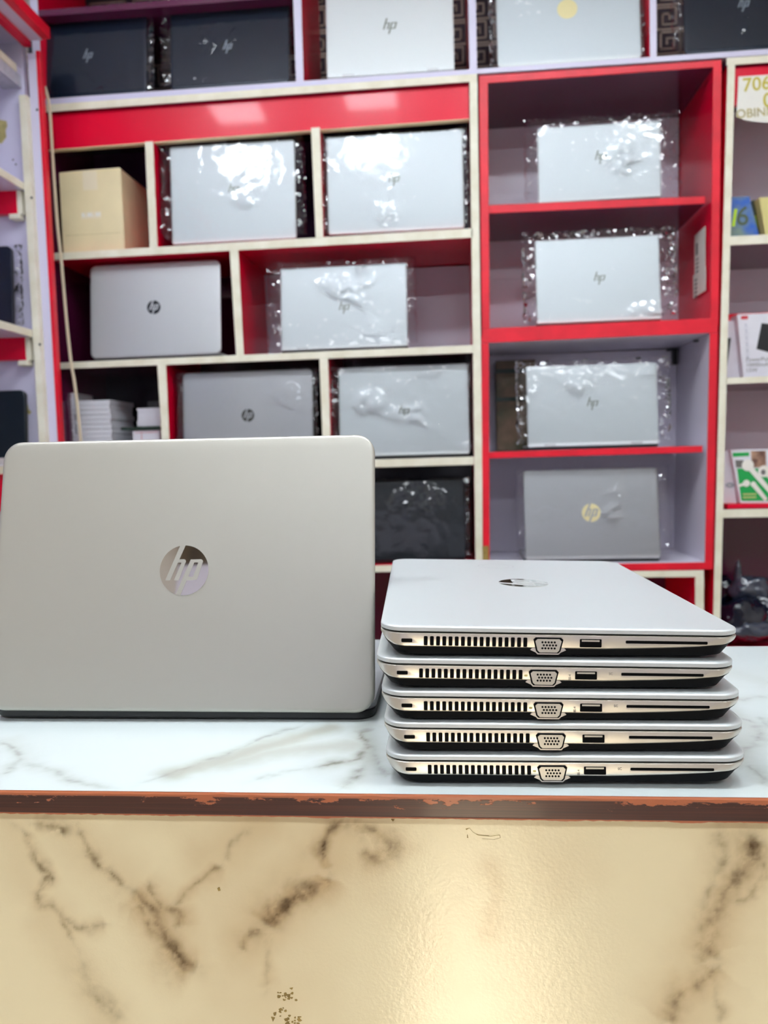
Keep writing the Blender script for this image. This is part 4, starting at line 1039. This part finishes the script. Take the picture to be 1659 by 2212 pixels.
slanted('box_body', [(1655, pb_), (1720, pb_), (1720, 424), (1640, 426)], 2.135, .035, 'yellow_box', t)

# power bank boxes
zb3 = 1.3912
pb3 = py_of_z(1610, zb3+.0004, 2.14)
t = thing('power_bank_box', 'white box showing a black power bank, right frame edge', 'box', (0, 0, 0))
bb = slanted('box_body', [(1606, pb3), (1708, pb3), (1704, 674), (1592, 679)], 2.14, .05, 'paper', t)
q = [(1645, 698), (1720, 706), (1716, 776), (1634, 754)]
obj('power_bank_print', hexa([(at(x, y, 2.14).x, at(x, y, 2.14).z) for x, y in q[::-1]], 2.1392, 2.1399), 'black_ink', bb)
bm = bmesh.new(); p = at(1608, 686, 2.14); slab(bm, .018, .009, .004, [(0, 0), (0, .0005)], Matrix.Translation((p.x, 2.1399, p.z)) @ Matrix.Rotation(R(90), 4, 'X')); obj('emblem', bm, 'red_ink', bb)
for k, (s_, hp_) in enumerate((('PowerPulse', 8), ('10000mAh', 8), ('15W', 8))): bxtext(s_, 1611, 781+k*11.5, hp_, 2.14, 'grey_ink', bb)
bm = bmesh.new()
for k in range(6):
    p = at(1611+k*.8, 706+k*14, 2.14)
    for q_ in (0, .006): bx(bm, p.x-.004, p.x+.005, 2.1394, 2.1399, p.z-q_-.0012, p.z-q_+.0004)
    bx(bm, p.x-.0025, p.x+.0025, 2.1394, 2.1399, p.z+.003, p.z+.007)
obj('small_print', bm, 'paper_edge', bb)
t = thing('power_bank_box', 'white box half hidden by the cream post, left of the other power bank box', 'box', (0, 0, 0))
bb = slanted('box_body', [(1540, pb3), (1601, pb3), (1591, 692), (1535, 695)], 2.165, .05, 'paper', t)
q = [(1545, 732), (1579, 730), (1569, 804), (1545, 806)]
obj('power_bank_print', hexa([(at(x, y, 2.165).x, at(x, y, 2.165).z) for x, y in q[::-1]], 2.1642, 2.1649), 'black_ink', bb)
t = tag(obj('red_box', box(at(1545, 690, 2.22).x, .95, 2.22, 2.27, zb3+.0004, at(1580, 678, 2.22).z), 'red'), 'flat red box standing behind the power bank boxes', 'box')

# earphone boxes
zb4 = 1.0575
pb4 = py_of_z(1620, zb4+.0004+.012, 2.14)
tag(obj('red_tray', box(.70, 1.05, 2.125, 2.30, zb4+.0003, zb4+.0118), 'red', bevel=.001), 'flat red tray under the green earphone box', 'tray')
t = thing('earphone_box', 'green and white box picturing white earphones at the right frame edge', 'box', (0, 0, 0))
def GQ(pq, Y, th=.0006, off=0): return hexa([(at(x, y, Y).x, at(x, y, Y).z) for x, y in pq], Y-th-off, Y-.0001-off)
bb = slanted('box_body', [(1600, pb4), (1735, pb4), (1735, 968), (1578, 972)], 2.14, .05, 'paper', t)
obj('green_field', GQ([(1601, 1082), (1700, 1082), (1700, 1012), (1592, 1012)], 2.14), 'green', bb)
obj('green_band', GQ([(1583, 987), (1618, 985), (1618, 977), (1582, 978)], 2.14), 'green', bb)
obj('grey_patch', GQ([(1590, 1010), (1606, 1010), (1606, 994), (1588, 994)], 2.14), 'grey_ink', bb)
obj('photo_patch', GQ([(1624, 1010), (1655, 1010), (1654, 974), (1622, 974)], 2.14), 'photo', bb)
bm = bmesh.new()
def bud(bm, px, py, r, ex, ey, w_):
    Y = 2.1392; a = at(px, py, Y); e = at(ex, ey, Y)
    n_ = 16; c = [bm.verts.new((a.x+r*math.cos(k*2*math.pi/n_), Y-.0012, a.z+r*math.sin(k*2*math.pi/n_))) for k in range(n_)]; bm.faces.new(c)
    d = (e-a); d.y = 0; d.normalize(); s_ = Vector((-d.z, 0, d.x))*w_
    v = [bm.verts.new(p+Vector((0, -.0011, 0))) for p in (a+s_, e+s_*.8, e-s_*.8, a-s_)]; bm.faces.new(v)
bud(bm, 1615, 1005, .015, 1664, 1062, .007); bud(bm, 1612, 1044, .009, 1594, 1050, .004); bud(bm, 1627, 1046, .007, 1655, 1080, .006); bud(bm, 1650, 1018, .015, 1690, 1050, .007)
obj('earphone_print', bm, 'sign', bb)
bm = bmesh.new(); p = at(1648, 1020, 2.14); poly_prism(bm, [(.006*math.cos(k*math.pi/8), .007*math.sin(k*math.pi/8)) for k in range(16)], .0003, Matrix.Translation((p.x, 2.1378, p.z)) @ Matrix.Rotation(R(90), 4, 'X')); obj('bud_hole', bm, 'grey_ink', bb)
bm = bmesh.new()
for k in range(2):
    p = at(1605, 1066+k*7, 2.14)
    for q_ in range(8): bx(bm, p.x+q_*.0042, p.x+q_*.0042+.003, 2.1388, 2.1394, p.z-.004, p.z)
obj('small_print', bm, 'yellow_box', bb)
t = thing('earphone_box', 'narrow white box between the cream post and the green box', 'box', (0, 0, 0))
bb = slanted('box_body', [(1550, pb4), (1592, pb4), (1578, 974), (1545, 974)], 2.16, .05, 'paper', t)
bm = bmesh.new(); p = at(1577, 1048, 2.16)
poly_prism(bm, [(.012*math.cos(k*math.pi/8), .007*math.sin(k*math.pi/8)) for k in range(16)], .0004, Matrix.Translation((p.x, 2.1599, p.z)) @ Matrix.Rotation(R(90), 4, 'X')); obj('round_seal', bm, 'grey_logo', bb)
text('print', 'OK', .006, 'sign', bb, Matrix.Translation((p.x-.006, 2.1592, p.z-.002)) @ Matrix.Rotation(R(90), 4, 'X'))

# heap of wrapped cables
zb5 = .6905
def lump(px, py, r, sd, m, label, sq=(1.25, .8, 1.), yy_=2.20):
    p = at(px, py, 2.18); bm = bmesh.new(); bmesh.ops.create_icosphere(bm, subdivisions=4, radius=1)
    for v in bm.verts:
        n_ = v.co.normalized(); k = 1+.28*noise.noise(n_*1.6+Vector((sd, 0, 0)))+.22*abs(noise.noise(n_*4+Vector((0, sd, 0))))+.12*abs(noise.noise(n_*9))
        v.co = Vector((n_.x*sq[0], n_.y*sq[1], n_.z*sq[2]))*r*k
    mz = min(v.co.z for v in bm.verts); mn = min(v.co.x for v in bm.verts)
    o = tag(obj('wrapped_cable_bundle', bm, m, smooth=True), label, 'cable bundle', 'wrapped cable bundles in the lowest right bay')
    o.location = (max(p.x, .682-mn), yy_, max(p.z, zb5-mz+.001)); return o
lump(1580, 1290, .040, 1, 'heap', 'dark wrapped cable bundle leaning on the cream post', yy_=2.25)
lump(1630, 1275, .045, 2, 'heap_clear', 'grey shiny bundle on top of the heap in the lowest right bay', (1.2, .7, .8))
lump(1588, 1345, .055, 3, 'heap', 'navy wrapped bundle at the foot of the heap beside the post', yy_=2.165)
lump(1640, 1335, .050, 4, 'heap', 'navy wrapped bundle in the middle of the heap', yy_=2.265)
lump(1612, 1352, .034, 5, 'heap_clear', 'small grey shiny bundle at the front of the heap', (1.5, .7, .7)).location.y = 2.13
lump(1665, 1385, .060, 6, 'heap', 'large navy bundle at the right frame edge of the heap', yy_=2.19)
lump(1600, 1250, .018, 7, 'heap_clear', 'thin twisted film end rising above the heap', (.5, .5, 2.2))
